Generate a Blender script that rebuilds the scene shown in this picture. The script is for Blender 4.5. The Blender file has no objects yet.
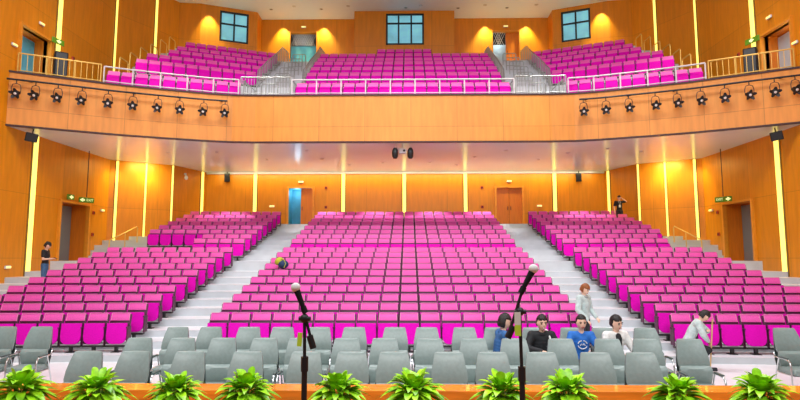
import bpy, bmesh, math, random
from mathutils import Vector, Matrix, Euler, Quaternion
R = math.radians
random.seed(7)
S0 = bpy.context.scene
C = S0.collection

# ------------------------------------------------------------------ camera, world, big lights, exposure
cam_d = bpy.data.cameras.new('camera')
cam_d.sensor_width = 36.0
cam_d.lens = 25.2
cam_d.clip_end = 200
cam = bpy.data.objects.new('camera', cam_d)
C.objects.link(cam)
cam.location = (0.275, 0, 2.41)
cam.rotation_euler = (R(90 + 5.9), 0, R(0.92))
S0.camera = cam

w = bpy.data.worlds.new('world')
S0.world = w
w.use_nodes = True
w.node_tree.nodes['Background'].inputs[0].default_value = (1.0, 0.97, 0.95, 1)
w.node_tree.nodes['Background'].inputs[1].default_value = 0.2

S0.view_settings.view_transform = 'Standard'
S0.view_settings.look = 'None'
S0.view_settings.gamma = 1.0
S0.view_settings.exposure = -0.22
S0.view_settings.use_curve_mapping = False


def light(kind, name, loc, target, power, color=(1, 1, 1), size=1.0, size_y=None, spot=60, blend=0.6):
    d = bpy.data.lights.new(name, kind)
    d.energy = power
    d.color = color
    if kind == 'AREA':
        d.size = size
        if size_y:
            d.shape = 'RECTANGLE'
            d.size_y = size_y
    else:
        d.shadow_soft_size = size
    if kind == 'SPOT':
        d.spot_size = R(spot)
        d.spot_blend = blend
    o = bpy.data.objects.new(name, d)
    C.objects.link(o)
    o.location = loc
    o.rotation_euler = (Vector(target) - Vector(loc)).to_track_quat('-Z', 'Y').to_euler()
    return o


# ceiling lamps of the hall and an added, unseen front fill behind the camera
light('AREA', 'hall_ceiling_light', (0, 13.0, 17.3), (0, 14.5, 0), 3900, (0.97, 0.98, 1.0), 22, 3)
o_ = light('AREA', 'front_fill_light', (0, 1.0, 9.5), (0, 15, 1.5), 1150, (0.98, 0.97, 0.97), 16, 3)
o_.data.spread = R(128)
for k in range(6):
    light('SPOT', 'ceiling_spot', (-13.5 + 5.4 * k, 20.6, 17.3), (-13.5 * 0.94 + 5.4 * 0.94 * k, 24.4, 8.2), 1900,
          (1, 0.93, 0.85), 0.18, spot=55)


# ------------------------------------------------------------------ materials
def S(r, g, b):
    f = lambda c: (c / 255 / 12.92) if c / 255 <= 0.04045 else ((c / 255 + 0.055) / 1.055) ** 2.4
    return (f(r), f(g), f(b))


def mat(name, col, rough=0.5, metal=0.0, noise=0.0, scale=8.0, stretch=(1, 1, 1), emit=0.0, spec=0.5, coat=0.0,
        bump=0.0, dark=None, sheen=0.0):
    m = bpy.data.materials.new(name)
    m.use_nodes = True
    nt = m.node_tree
    b = nt.nodes['Principled BSDF']
    b.inputs['Base Color'].default_value = (*col, 1)
    b.inputs['Roughness'].default_value = rough
    b.inputs['Metallic'].default_value = metal
    b.inputs['Specular IOR Level'].default_value = spec
    b.inputs['Coat Weight'].default_value = coat
    b.inputs['Sheen Weight'].default_value = sheen
    if emit:
        b.inputs['Emission Color'].default_value = (*col, 1)
        b.inputs['Emission Strength'].default_value = emit
    if noise or bump:
        tc = nt.nodes.new('ShaderNodeTexCoord')
        mp = nt.nodes.new('ShaderNodeMapping')
        mp.inputs['Scale'].default_value = stretch
        nz = nt.nodes.new('ShaderNodeTexNoise')
        nz.inputs['Scale'].default_value = scale
        nz.inputs['Detail'].default_value = 5
        nt.links.new(tc.outputs['Object'], mp.inputs[0])
        nt.links.new(mp.outputs[0], nz.inputs['Vector'])
        if noise:
            mx = nt.nodes.new('ShaderNodeMix')
            mx.data_type = 'RGBA'
            d = dark or tuple(c * (1 - noise) for c in col)
            mx.inputs['A'].default_value = (*d, 1)
            mx.inputs['B'].default_value = (*[min(1, c * (1 + noise * 0.5)) for c in col], 1)
            rp = nt.nodes.new('ShaderNodeMapRange')
            rp.inputs['From Min'].default_value = 0.3
            rp.inputs['From Max'].default_value = 0.7
            nt.links.new(nz.outputs['Fac'], rp.inputs['Value'])
            nt.links.new(rp.outputs[0], mx.inputs['Factor'])
            nt.links.new(mx.outputs['Result'], b.inputs['Base Color'])
        if bump:
            bp = nt.nodes.new('ShaderNodeBump')
            bp.inputs['Strength'].default_value = bump
            bp.inputs['Distance'].default_value = 0.02
            nt.links.new(nz.outputs['Fac'], bp.inputs['Height'])
            nt.links.new(bp.outputs[0], b.inputs['Normal'])
    return m


def panel_mat(name, col, bw, bh, rough=0.4, groove=0.72, offs=0.0, grain=0.12, mortar=0.012):
    """wood veneer panels with thin joints, from UV in metres"""
    m = mat(name, col, rough, noise=grain, scale=2.2, stretch=(3, 3, 0.35))
    nt = m.node_tree
    b = nt.nodes['Principled BSDF']
    uv = nt.nodes.new('ShaderNodeTexCoord')
    mp = nt.nodes.new('ShaderNodeMapping')
    mp.inputs['Location'].default_value = (0, offs, 0)
    br = nt.nodes.new('ShaderNodeTexBrick')
    br.offset = 0
    br.inputs['Scale'].default_value = 1
    br.inputs['Brick Width'].default_value = bw
    br.inputs['Row Height'].default_value = bh
    br.inputs['Mortar Size'].default_value = mortar
    br.inputs['Mortar Smooth'].default_value = 0.1
    br.inputs['Color1'].default_value = (1, 1, 1, 1)
    br.inputs['Color2'].default_value = (0.9, 0.9, 0.9, 1)
    br.inputs['Mortar'].default_value = (groove, groove, groove, 1)
    nt.links.new(uv.outputs['UV'], mp.inputs[0])
    nt.links.new(mp.outputs[0], br.inputs['Vector'])
    mx = nt.nodes.new('ShaderNodeMix')
    mx.data_type = 'RGBA'
    mx.blend_type = 'MULTIPLY'
    mx.inputs['Factor'].default_value = 1
    src = b.inputs['Base Color'].links[0].from_socket
    nt.links.new(src, mx.inputs['A'])
    nt.links.new(br.outputs['Color'], mx.inputs['B'])
    nt.links.new(mx.outputs['Result'], b.inputs['Base Color'])
    return m


M = {}
M['wall'] = panel_mat('orange_wood_panel', (0.78, 0.272, 0.002), 2.4, 2.6, 0.42, 0.7, 0.2)
M['fascia'] = panel_mat('light_orange_panel', (0.84, 0.32, 0.05), 2.05, 1.55, 0.42, 0.62, 1.08)
M['ceil'] = mat('white_ceiling', (0.84, 0.90, 0.94), 0.6)
M['soffit'] = mat('white_gloss_soffit', (0.76, 0.91, 0.96), 0.22, noise=0.03, scale=0.6)
M['floor'] = mat('pale_stone', (0.80, 0.83, 0.86), 0.32, noise=0.10, scale=1.3)
M['riser_shade'] = mat('stone_riser_shaded', (0.60, 0.64, 0.68), 0.4, noise=0.1, scale=1.5)  # the tread stone again, with shade put into its grey
M['nosing'] = mat('grey_nosing', (0.30, 0.33, 0.36), 0.5)
M['dark'] = mat('dark_trim', (0.045, 0.012, 0.012), 0.5)
M['stage'] = mat('stage_wood', (0.50, 0.11, 0.01), 0.3, noise=0.35, scale=3, stretch=(0.5, 6, 1), coat=0.3)
M['kerb'] = mat('orange_wood_kerb', (0.85, 0.25, 0.02), 0.25, noise=0.3, scale=3, stretch=(0.6, 5, 5), coat=0.5)
M['frame'] = mat('door_casing_wood', (0.80, 0.30, 0.02), 0.4, noise=0.1, scale=5)
M['leaf'] = mat('door_leaf_wood', (0.70, 0.19, 0.006), 0.35, noise=0.12, scale=4, stretch=(4, 4, 0.4))
M['greydoor'] = mat('grey_door', (0.22, 0.25, 0.25), 0.45)
M['blue'] = mat('blue_painted_lobby', (0.12, 0.50, 0.66), 0.5, noise=0.2, scale=2)
M['lobby'] = mat('pale_lobby', (0.55, 0.62, 0.66), 0.5)
M['pane'] = mat('daylit_glass', (0.20, 0.56, 0.68), 0.15, noise=0.35, scale=0.7, emit=0.0)
_b = M['pane'].node_tree.nodes['Principled BSDF']
M['pane'].node_tree.links.new(_b.inputs['Base Color'].links[0].from_socket, _b.inputs['Emission Color'])
_b.inputs['Emission Strength'].default_value = 0.75
M['winframe'] = mat('dark_window_frame', (0.006, 0.016, 0.018), 0.4)
M['strip'] = mat('strip_light_diffuser', (1.0, 0.80, 0.16), 0.4, emit=1.7)
M['stripcase'] = mat('strip_light_housing', (0.18, 0.10, 0.02), 0.5)
M['magenta'] = mat('magenta_fabric', (0.74, 0.001, 0.47), 0.8, noise=0.10, scale=30, spec=0.15)
M['pink_lit'] = mat('pink_headrest_fabric_lit', (0.86, 0.085, 0.47), 0.55, noise=0.12, scale=40, sheen=0.4)  # pad fabric, paler for light from above put into its colour
M['piping'] = mat('pale_piping', (0.80, 0.30, 0.50), 0.5)
M['seat_shell_shade'] = mat('dark_seat_shell_with_shade', (0.075, 0.001, 0.040), 0.5)  # dark tone with the shade between seats and rows painted in
M['rim'] = mat('pale_seat_rim', (0.62, 0.60, 0.64), 0.4)
M['black'] = mat('black_metal', (0.012, 0.012, 0.014), 0.45)
M['blackp'] = mat('black_plastic', (0.012, 0.012, 0.013), 0.6, spec=0.2)
M['steel'] = mat('grey_steel_rail', (0.34, 0.37, 0.36), 0.35, metal=0.5)
M['lens'] = mat('lamp_lens', (0.85, 0.83, 0.8), 0.15, metal=0.2)
M['chrome'] = mat('brushed_steel', (0.62, 0.65, 0.67), 0.3, metal=0.9)
M['white'] = mat('white_painted_metal', (0.66, 0.66, 0.68), 0.4)
M['brass'] = mat('yellow_brass_rail', (0.80, 0.52, 0.12), 0.35, metal=0.4)
M['leather'] = mat('grey_green_leather', (0.235, 0.30, 0.285), 0.38, noise=0.08, scale=20, bump=0.05)
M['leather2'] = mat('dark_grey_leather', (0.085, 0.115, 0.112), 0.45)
M['green'] = mat('bright_leaf', (0.42, 0.92, 0.015), 0.35, noise=0.6, scale=9, dark=(0.07, 0.34, 0.006))
M['stem'] = mat('plant_stem', (0.10, 0.22, 0.02), 0.5)
M['pot'] = mat('plant_pot', (0.25, 0.10, 0.05), 0.5)
M['soil'] = mat('potting_soil', (0.03, 0.018, 0.01), 0.9)
M['exit'] = mat('green_sign', (0.10, 0.26, 0.008), 0.4, emit=0.12)
M['exitw'] = mat('sign_white', (0.88, 1.0, 0.45), 0.4, emit=0.8)
M['lampon'] = mat('emergency_lamp', (1.0, 0.90, 0.30), 0.4, emit=0.9)
M['foam'] = mat('grey_windscreen', (0.92, 0.92, 0.92), 0.9, noise=0.15, scale=200)
M['tagw'] = mat('paper_tag', (0.85, 0.88, 0.80), 0.7)
M['tagg'] = mat('lime_tag', (0.62, 0.92, 0.05), 0.6)
M['skin'] = mat('skin', (0.86, 0.53, 0.39), 0.5)
M['hairb'] = mat('black_hair', (0.012, 0.008, 0.007), 0.5, bump=0.6, noise=0.3, scale=60)
M['hairr'] = mat('auburn_hair', (0.30, 0.085, 0.015), 0.5, bump=0.6, noise=0.4, scale=60)
M['eye'] = mat('eye_dark', (0.01, 0.006, 0.005), 0.3)
M['lip'] = mat('lip', (0.45, 0.10, 0.08), 0.5)
M['teeth'] = mat('teeth', (0.85, 0.82, 0.78), 0.4)
M['wood'] = mat('pale_wood_handle', (0.72, 0.45, 0.20), 0.5)
for n_, c_ in dict(cblack=(0.012, 0.013, 0.016), cnavy=(0.02, 0.05, 0.13), cblue=(0.02, 0.17, 0.62), cwhite=(0.82, 0.82, 0.80),
                   cgrey=(0.42, 0.47, 0.47), jeans=(0.05, 0.13, 0.27), cdark=(0.03, 0.03, 0.04), cmint=(0.55, 0.66, 0.66),
                   cyellow=(0.50, 0.55, 0.03), cred=(0.5, 0.05, 0.03), denim=(0.03, 0.13, 0.36)).items():
    M[n_] = mat('cloth_' + n_[1:], c_, 0.75, noise=0.18, scale=14, bump=0.25)


# ------------------------------------------------------------------ mesh builder
class MB:
    def __init__(self):
        self.bm = bmesh.new()
        self.uv = None

    def _merge(self, t, mtx=None, mi=0):
        if mtx is not None:
            bmesh.ops.transform(t, matrix=mtx, verts=t.verts)
        for f in t.faces:
            f.material_index = mi
        me = bpy.data.meshes.new('tmp')
        t.to_mesh(me)
        t.free()
        self.bm.from_mesh(me)
        bpy.data.meshes.remove(me)
        return self

    def box(self, c, s, rot=(0, 0, 0), bev=0.0, seg=2, mi=0, mtx=None):
        t = bmesh.new()
        bmesh.ops.create_cube(t, size=1)
        bmesh.ops.scale(t, vec=s, verts=t.verts)
        if bev:
            bmesh.ops.bevel(t, geom=t.edges[:], offset=bev, segments=seg, profile=0.6, affect='EDGES')
        m = Matrix.Translation(c) @ Euler(rot).to_matrix().to_4x4()
        if mtx is not None:
            m = mtx @ m
        return self._merge(t, m, mi)

    def bar(self, a, b, r, seg=8, r2=None, mi=0):
        a, b = Vector(a), Vector(b)
        d = b - a
        t = bmesh.new()
        bmesh.ops.create_cone(t, cap_ends=True, segments=seg, radius1=r, radius2=r if r2 is None else r2, depth=d.length)
        return self._merge(t, Matrix.Translation((a + b) / 2) @ d.to_track_quat('Z', 'Y').to_matrix().to_4x4(), mi)

    def tube(self, pts, r, seg=6, mi=0, closed=False):
        pts = [Vector(p) for p in pts]
        n = len(pts)
        t = bmesh.new()
        rings = []
        up = None
        for i, p in enumerate(pts):
            if closed:
                d = pts[(i + 1) % n] - pts[i - 1]
            else:
                d = (pts[min(i + 1, n - 1)] - pts[max(i - 1, 0)])
            d.normalize()
            if up is None:
                up = Vector((0, 0, 1)) if abs(d.z) < 0.9 else Vector((1, 0, 0))
            x = d.cross(up)
            if x.length < 1e-4:
                x = d.cross(Vector((0, 1, 0.1)))
            x.normalize()
            y = x.cross(d).normalized()
            up = y
            rr = r[i] if isinstance(r, (list, tuple)) else r
            rings.append([t.verts.new(p + (x * math.cos(k * 2 * math.pi / seg) + y * math.sin(k * 2 * math.pi / seg)) * rr) for k in range(seg)])
        for i in range(n if closed else n - 1):
            q, s = rings[i], rings[(i + 1) % n]
            for k in range(seg):
                t.faces.new((q[k], q[(k + 1) % seg], s[(k + 1) % seg], s[k]))
        if not closed:
            t.faces.new(rings[0][::-1])
            t.faces.new(rings[-1])
        bmesh.ops.recalc_face_normals(t, faces=t.faces)
        return self._merge(t, None, mi)

    def prism(self, poly, z0, z1, mi=0, mtx=None, bev=0.0, seg=2):
        """polygon in XY extruded along Z"""
        t = bmesh.new()
        lo = [t.verts.new((x, y, z0)) for x, y in poly]
        hi = [t.verts.new((x, y, z1)) for x, y in poly]
        n = len(poly)
        t.faces.new(lo[::-1])
        t.faces.new(hi)
        for i in range(n):
            t.faces.new((lo[i], lo[(i + 1) % n], hi[(i + 1) % n], hi[i]))
        bmesh.ops.recalc_face_normals(t, faces=t.faces)
        if bev:
            es = [e for e in t.edges if abs(e.verts[0].co.z - e.verts[1].co.z) < 1e-6]
            bmesh.ops.bevel(t, geom=es, offset=bev, segments=seg, profile=0.6, affect='EDGES')
        return self._merge(t, mtx, mi)

    def ball(self, c, s, u=14, v=10, rot=(0, 0, 0), mi=0, mtx=None):
        t = bmesh.new()
        bmesh.ops.create_uvsphere(t, u_segments=u, v_segments=v, radius=1)
        bmesh.ops.scale(t, vec=s, verts=t.verts)
        m = Matrix.Translation(c) @ Euler(rot).to_matrix().to_4x4()
        if mtx is not None:
            m = mtx @ m
        return self._merge(t, m, mi)

    def lathe(self, prof, seg=20, mi=0, mtx=None):
        t = bmesh.new()
        rings = []
        for r, z in prof:
            if r < 1e-5:
                rings.append([t.verts.new((0, 0, z))])
            else:
                rings.append([t.verts.new((r * math.cos(2 * math.pi * k / seg), r * math.sin(2 * math.pi * k / seg), z)) for k in range(seg)])
        for a, b in zip(rings, rings[1:]):
            for k in range(seg):
                k2 = (k + 1) % seg
                if len(a) == 1 and len(b) == 1:
                    continue
                if len(a) == 1:
                    t.faces.new((a[0], b[k], b[k2]))
                elif len(b) == 1:
                    t.faces.new((a[k], a[k2], b[0]))
                else:
                    t.faces.new((a[k], a[k2], b[k2], b[k]))
        bmesh.ops.recalc_face_normals(t, faces=t.faces)
        return self._merge(t, mtx, mi)

    def mesh(self, name, mats, smooth=False):
        me = bpy.data.meshes.new(name)
        self.bm.to_mesh(me)
        self.bm.free()
        for m in (mats if isinstance(mats, (list, tuple)) else [mats]):
            me.materials.append(m)
        if smooth:
            me.polygons.foreach_set('use_smooth', [True] * len(me.polygons))
            try:
                me.set_sharp_from_angle(angle=R(42))
            except Exception:
                pass
        return me

    def build(self, name, mats, parent=None, smooth=False):
        return link(name, self.mesh(name, mats, smooth), parent)


def link(name, me, parent=None):
    o = bpy.data.objects.new(name, me)
    C.objects.link(o)
    if parent is not None:
        o.parent = parent
    return o


def tag(o, label=None, cat=None, group=None, kind=None):
    if label:
        o['label'] = label
    if cat:
        o['category'] = cat
    if group:
        o['group'] = group
    if kind:
        o['kind'] = kind
    return o


def empty(name, loc, rz=0.0, label=None, cat=None, group=None):
    o = bpy.data.objects.new(name, None)
    o.empty_display_size = 0.1
    C.objects.link(o)
    o.location = loc
    o.rotation_euler = (0, 0, rz)
    return tag(o, label, cat, group)


KIDS = {}


def copy_tree(o, parent=None):
    c = o.copy()
    C.objects.link(c)
    if parent is not None:
        c.parent = parent
    for ch in KIDS.setdefault(o.name, list(o.children)):
        copy_tree(ch, c)
    return c


def struct(name, mb, mats, parent=None, smooth=False):
    o = mb.build(name, mats, parent, smooth)
    if parent is None:
        o['kind'] = 'structure'
    return o


def uv_along(o, f):
    me = o.data
    l = me.uv_layers.new(name='UVMap')
    for p in me.polygons:
        for li in p.loop_indices:
            l.data[li].uv = f(me.vertices[me.loops[li].vertex_index].co)


ORD = ['first', 'second', 'third', 'fourth', 'fifth', 'sixth', 'seventh', 'eighth', 'ninth', 'tenth', 'eleventh', 'twelfth',
       'thirteenth', 'fourteenth', 'fifteenth', 'sixteenth', 'seventeenth', 'eighteenth']

# ------------------------------------------------------------------ hall dimensions (metres, hall axis is x = 0)
FAS = [(0, 24.42), (6.6, 24.42), (7.6, 24.34), (8.6, 24.08), (10.4, 23.42), (11.85, 22.82), (13.7, 21.85), (15.3, 20.98)]
FASCIA = [(-x, y) for x, y in FAS[:0:-1]] + FAS
LOW = [(15.3, 8.0), (15.3, 28.6), (12.66, 30.4), (11.85, 33.0)]
UPW = [(15.3, 8.0), (15.3, 28.6), (13.44, 32.0), (12.22, 32.15), (9.15, 33.4), (9.15, 34.5), (3.1, 34.5), (3.1, 33.56)]
Z_SOF, Z_GAL, Z_TOP = 7.5, 9.5, 17.65
ROW_Y = [14.90, 15.80, 16.72, 17.65, 18.58, 19.48, 20.36, 21.20, 22.12, 23.20, 24.88, 25.90, 26.90, 27.85, 28.85, 29.80, 30.75, 31.72]
ROW_Z = [0.01, 0.20, 0.38, 0.59, 0.82, 1.03, 1.24, 1.44, 1.66, 1.87, 2.28, 2.52, 2.78, 3.04, 3.30, 3.53, 3.78, 4.04]
SLOPE = math.tan(R(4))


def quad_wall(name, a, b, z0, z1, holes=(), thick=0.2, m='wall', out=1):
    """wall from plan point a to b; holes = (s0, s1, z0, z1) in metres along it; thickness goes to the right of a>b times out"""
    a, b = Vector((*a, 0)), Vector((*b, 0))
    d = (b - a)
    L = d.length
    d.normalize()
    n = Vector((d.y, -d.x, 0)) * out
    ss = sorted({0, L, *[h[0] for h in holes], *[h[1] for h in holes]})
    zs = sorted({z0, z1, *[h[2] for h in holes], *[h[3] for h in holes]})
    mb = MB()
    for i in range(len(ss) - 1):
        for j in range(len(zs) - 1):
            sc, zc = (ss[i] + ss[i + 1]) / 2, (zs[j] + zs[j + 1]) / 2
            if any(h[0] < sc < h[1] and h[2] < zc < h[3] for h in holes):
                continue
            c = a + d * sc + n * thick / 2 + Vector((0, 0, zc))
            mb.box(c, (ss[i + 1] - ss[i], thick, zs[j + 1] - zs[j]), (0, 0, math.atan2(d.y, d.x)))
    o = struct(name, mb, M[m])
    uv_along(o, lambda co: ((co - a).dot(d), co.z))
    return o


# ---- floors
f = MB()
f.box((0, 10.2, -0.25), (34, 8.4, 0.2))
struct('floor', f, M['floor'])
f = MB()
f.box((0, 2.2, 0.45), (26, 8.4, 0.9))
struct('floor_stage', f, M['stage'])
f = MB()
f.box((0, 6.26, 0.955), (26, 0.32, 0.11), bev=0.008)
struct('stage_kerb', f, M['kerb'])


def front_edge(y, notch=None, xm=15.4):
    pts = [(-xm, y - SLOPE * (xm - 6)), (-6, y), (6, y), (xm, y - SLOPE * (xm - 6))]
    if notch:
        q = 12.45
        yq = y - SLOPE * (q - 6)
        pts = [(-xm, notch), (-q, notch), (-q, yq), (-6, y), (6, y), (q, yq), (q, notch), (xm, notch)]
    return pts


def slab(mb, edge, yback, z0, z1, xm=15.4):
    mb.prism(edge + [(xm, yback), (-xm, yback)], z0, z1)


tiers = MB()
edges = []
for i in range(18):
    y = ROW_Y[i] - 0.72
    notch = y + 0.12
    if i == 10:
        y = 23.45
        notch = 24.2
    if i in (11, 12, 13):
        notch = 26.95 + 0.3 * (i - 11)
    z0 = -0.15 if i == 0 else ROW_Z[i - 1]
    e = front_edge(y, notch)
    slab(tiers, e, 33.3, z0, ROW_Z[i])
    edges.append((e, ROW_Z[i]))
slab(tiers, front_edge(32.05), 33.3, ROW_Z[17], 4.34)
o = struct('floor_tiers', tiers, [M['floor'], M['riser_shade']])
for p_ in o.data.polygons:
    if abs(p_.normal.z) < 0.5:  # upright faces get the painted shade
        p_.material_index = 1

# ---- lower walls, back wall, balcony soffit and fascia
for sx, side in ((-1, 'left'), (1, 'right')):
    P = [(sx * x, y) for x, y in LOW]
    quad_wall('wall_' + side, P[0], P[1], -0.2, 8.3, [(16.6, 18.82, 2.28, 4.93)], 0.25, out=sx)
    quad_wall('wall_corner_' + side, P[1], P[2], -0.2, 8.3, thick=0.2, out=sx)
    quad_wall('wall_return_' + side, P[2], P[3], -0.2, 8.3, thick=0.2, out=sx)
quad_wall('wall_back', (-11.85, 33.0), (11.85, 33.0), 0, 8.3,
          [(11.85 - 6.90, 11.85 - 5.42, 4.34, 6.55), (11.85 + 5.42, 11.85 + 6.98, 4.34, 6.55)], out=-1)

path = FASCIA
f = MB()
for thick, z0, z1 in ((0.22, 7.56, 9.62),):
    outer = path
    inner = [(x, y + thick) for x, y in path]
    f.prism(outer + inner[::-1], z0, z1)
o = struct('wall_balcony', f, M['fascia'])
arc = {}
s = 0
for i, p in enumerate(path):
    if i:
        s += math.dist(path[i - 1], p)
    arc[i] = s


def arc_of(co):
    i = min(range(len(path)), key=lambda k: abs(path[k][0] - co.x))
    return arc[i]


uv_along(o, lambda co: (arc_of(co), co.z))
f = MB()
f.prism([(x, y - 0.05) for x, y in path] + [(x, y + 0.26) for x, y in path[::-1]], 9.62, 9.69)
f.prism([(x, y - 0.03) for x, y in path] + [(x, y + 0.1) for x, y in path[::-1]], 7.49, 7.56)
struct('trim_1', f, M['dark'])
f = MB()
wallp = [(x, y) for x, y in LOW[1:]]
poly = [(x, y + 0.1) for x, y in path] + wallp + [(-x, y) for x, y in wallp[::-1]]
f.prism(poly, Z_SOF, Z_SOF + 0.1)
struct('ceiling_balcony', f, M['soffit'])
# pale cove along the head of the back wall
f = MB()
f.box((0, 32.93, 7.44), (23.6, 0.14, 0.12), bev=0.02)
struct('trim_2', f, M['white'])

# ---- balcony tiers
BAL = [(25.30, 9.50), (27.78, 10.84), (28.82, 11.50), (29.86, 12.16), (30.84, 12.72), (31.94, 13.39), (32.95, 14.04)]
BSL = 0.40


def bal_edge(y, sl=BSL, xm=15.4):
    q, xm = 12.75, 13.9
    yq = y - sl * (q - 7.2)
    return [(-xm, 34.6), (-xm, yq + 0.75), (-q, yq + 0.75), (-q, yq), (-7.2, y), (7.2, y), (q, yq), (q, yq + 0.75), (xm, yq + 0.75), (xm, 34.6)]


bt = MB()
bt.prism([(x, y + 0.2) for x, y in path] + [(15.4, 34.6), (-15.4, 34.6)], 7.75, 9.5)
for i in range(1, 7):
    bt.prism(bal_edge(BAL[i][0] - 0.72), BAL[i - 1][1], BAL[i][1])
# steps in the two aisles (half steps between the seat tiers)
for sx in (-1, 1):
    for i in range(1, 7):
        y0, z0, z1 = BAL[i][0] - 0.72, BAL[i - 1][1], BAL[i][1]
        n = 4 if i == 1 else 2
        for k in range(1, n):
            bt.box((sx * 6.1, y0 - 0.14 * (n - k) + 0.0, (z0 + z0 + (z1 - z0) * k / n) / 2), (2.1, 0.28 * (n - k), (z1 - z0) * k / n))
    bt.box((sx * 6.2, 33.95, 14.17), (5.9, 1.2, 0.26))
o = struct('floor_balcony', bt, [M['floor'], M['riser_shade']])
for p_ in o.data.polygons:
    if abs(p_.normal.z) < 0.5:  # balcony step fronts carry the same shade tone
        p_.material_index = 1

# ---- upper walls and ceiling
for sx, side in ((-1, 'left'), (1, 'right')):
    P = [(sx * x, y) for x, y in UPW]
    quad_wall('wall_upper_' + side, P[0], P[1], 8.3, 19, [(13.38, 15.22, 9.5, 11.75)], 0.25, out=sx)
    quad_wall('wall_upper_corner_' + side, P[1], P[2], 8.3, 19, thick=0.2, out=sx)
    quad_wall('wall_upper_pier_' + side, P[2], P[3], 8.3, 19, thick=0.2, out=sx)
    Lw = math.dist(P[3], P[4])
    quad_wall('wall_window_' + side, P[3], P[4], 8.3, 19, [(1.10, 2.80, 15.5, 17.42)], 0.2, out=sx)
    quad_wall('wall_niche_side_' + side, P[4], P[5], 8.3, 19, thick=0.2, out=sx)
    quad_wall('wall_niche_' + side, P[5], P[6], 8.3, 19, [(9.15 - 7.30, 9.15 - 5.60, 14.3, 16.72)], 0.2, out=sx)
    quad_wall('wall_niche_return_' + side, P[6], P[7], 8.3, 19, thick=0.2, out=sx)
quad_wall('wall_upper_back', (-3.1, 33.35), (3.1, 33.35), 8.3, 19, [(3.1 - 1.13, 3.1 + 1.22, 15.47, 17.48)], 0.2, out=-1)
f = MB()
f.box((0, 22.1, Z_TOP + 0.1), (31, 26.3, 0.2))
struct('ceiling', f, M['ceil'])

# ---- windows
dn = wn = 0


def window(a, b, z0, z1, cols, zmid, label):
    global wn
    wn += 1
    a, b = Vector((*a, 0)), Vector((*b, 0))
    d = (b - a)
    L = d.length
    ang = math.atan2(d.y, d.x)
    e = empty('window_%d' % wn, (a + b) / 2 + Vector((0, 0, z0)), ang)
    e['kind'] = 'structure'
    H = z1 - z0
    fr = MB()
    t = 0.11
    fr.box((0, 0, t / 2), (L, 0.14, t))
    fr.box((0, 0, H - t / 2), (L, 0.14, t))
    fr.box((-L / 2 + t / 2, 0, H / 2), (t, 0.14, H))
    fr.box((L / 2 - t / 2, 0, H / 2), (t, 0.14, H))
    fr.box((0, 0, zmid - z0), (L, 0.12, t * 0.9))
    for k in range(1, cols):
        fr.box((-L / 2 + L * k / cols, 0, H / 2), (t * 0.9, 0.12, H))
    fr.build('window_frame', M['winframe'], e)
    for k in range(cols):
        for (q0, q1) in ((0, zmid - z0), (zmid - z0, H)):
            p = MB()
            p.box((-L / 2 + L * (k + 0.5) / cols, 0.01, (q0 + q1) / 2), (L / cols, 0.02, q1 - q0))
            p.build('window_pane', M['pane'], e)
    return e


window((-1.13, 33.42), (1.22, 33.42), 15.47, 17.48, 3, 16.85, '')
for sx in (-1, 1):
    a = Vector((sx * 12.22, 32.15))
    b = Vector((sx * 9.15, 33.4))
    d = (b - a).normalized()
    off = Vector((0.03 * sx, 0.07))
    p, q = a + d * 1.10 + off, a + d * 2.80 + off
    if sx < 0:
        window(p, q, 15.5, 17.42, 2, 16.62, '')
    else:
        window(q, p, 15.5, 17.42, 2, 16.62, '')


# ---- doors
def door(loc, rz, w, h, depth, left, right, casing=0.11, room='lobby', open_left=0.0, open_right=0.0, grille=None, name=None):
    """doorway seen from -Y in its own frame: casing, lobby box behind, two leaves"""
    global dn
    dn += 1
    e = empty(name or 'door_%d' % dn, loc, rz)
    e['kind'] = 'structure'
    c = MB()
    c.box((-w / 2 - casing / 2 + 0.02, -0.03, h / 2 + casing / 2), (casing, 0.16, h + casing))
    c.box((w / 2 + casing / 2 - 0.02, -0.03, h / 2 + casing / 2), (casing, 0.16, h + casing))
    c.box((0, -0.03, h + casing / 2 - 0.01), (w - 0.04, 0.158, casing - 0.02))
    c.build('door_casing', M['frame'], e)
    r = MB()
    t = 0.06
    r.box((0, depth, h / 2), (w + 0.1, t, h + 0.1))
    r.box((-w / 2 - t / 2, depth / 2 + 0.1, h / 2), (t, depth, h + 0.1))
    r.box((w / 2 + t / 2, depth / 2 + 0.1, h / 2), (t, depth, h + 0.1))
    r.box((0, depth / 2 + 0.1, h + t / 2 + 0.02), (w + 0.1, depth, t))
    r.box((0, depth / 2 + 0.1, -t / 2), (w + 0.1, depth, t))
    r.build('lobby', M[room], e)
    for sgn, spec, op in ((-1, left, open_left), (1, right, open_right)):
        if spec is None:
            continue
        L = MB()
        hinge = Vector((sgn * w / 2, 0.10, 0))
        mtx = Matrix.Translation(hinge) @ Matrix.Rotation(-sgn * op, 4, 'Z')
        L.box((-sgn * w / 4, 0.0, h / 2), (w / 2 - 0.015, 0.05, h - 0.01), mtx=mtx, bev=0.004, seg=1)
        lf = L.build('door_leaf', M[spec], e)
        hd = MB()
        hd.box((-sgn * (w / 2 - 0.09), -0.05, h * 0.45), (0.03, 0.05, 0.22), mtx=mtx)
        hd.build('door_handle', M['dark'], lf)
    return e


# side doors: deep wood reveal with the leaf at its back
for sx in (-1, 1):
    rz = R(90) if sx < 0 else R(-90)
    e_ = door((sx * 15.3, 25.71, 2.28), rz, 2.2, 2.63, 0.85, None, None, room='leaf')
    g = MB()
    g.box((0, 0.79, 1.3), (2.14, 0.04, 2.58))
    g.box((sx * 0.0, 0.765, 1.3), (0.03, 0.02, 2.58))
    g.build('door_leaf', M['greydoor'], e_)
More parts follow.
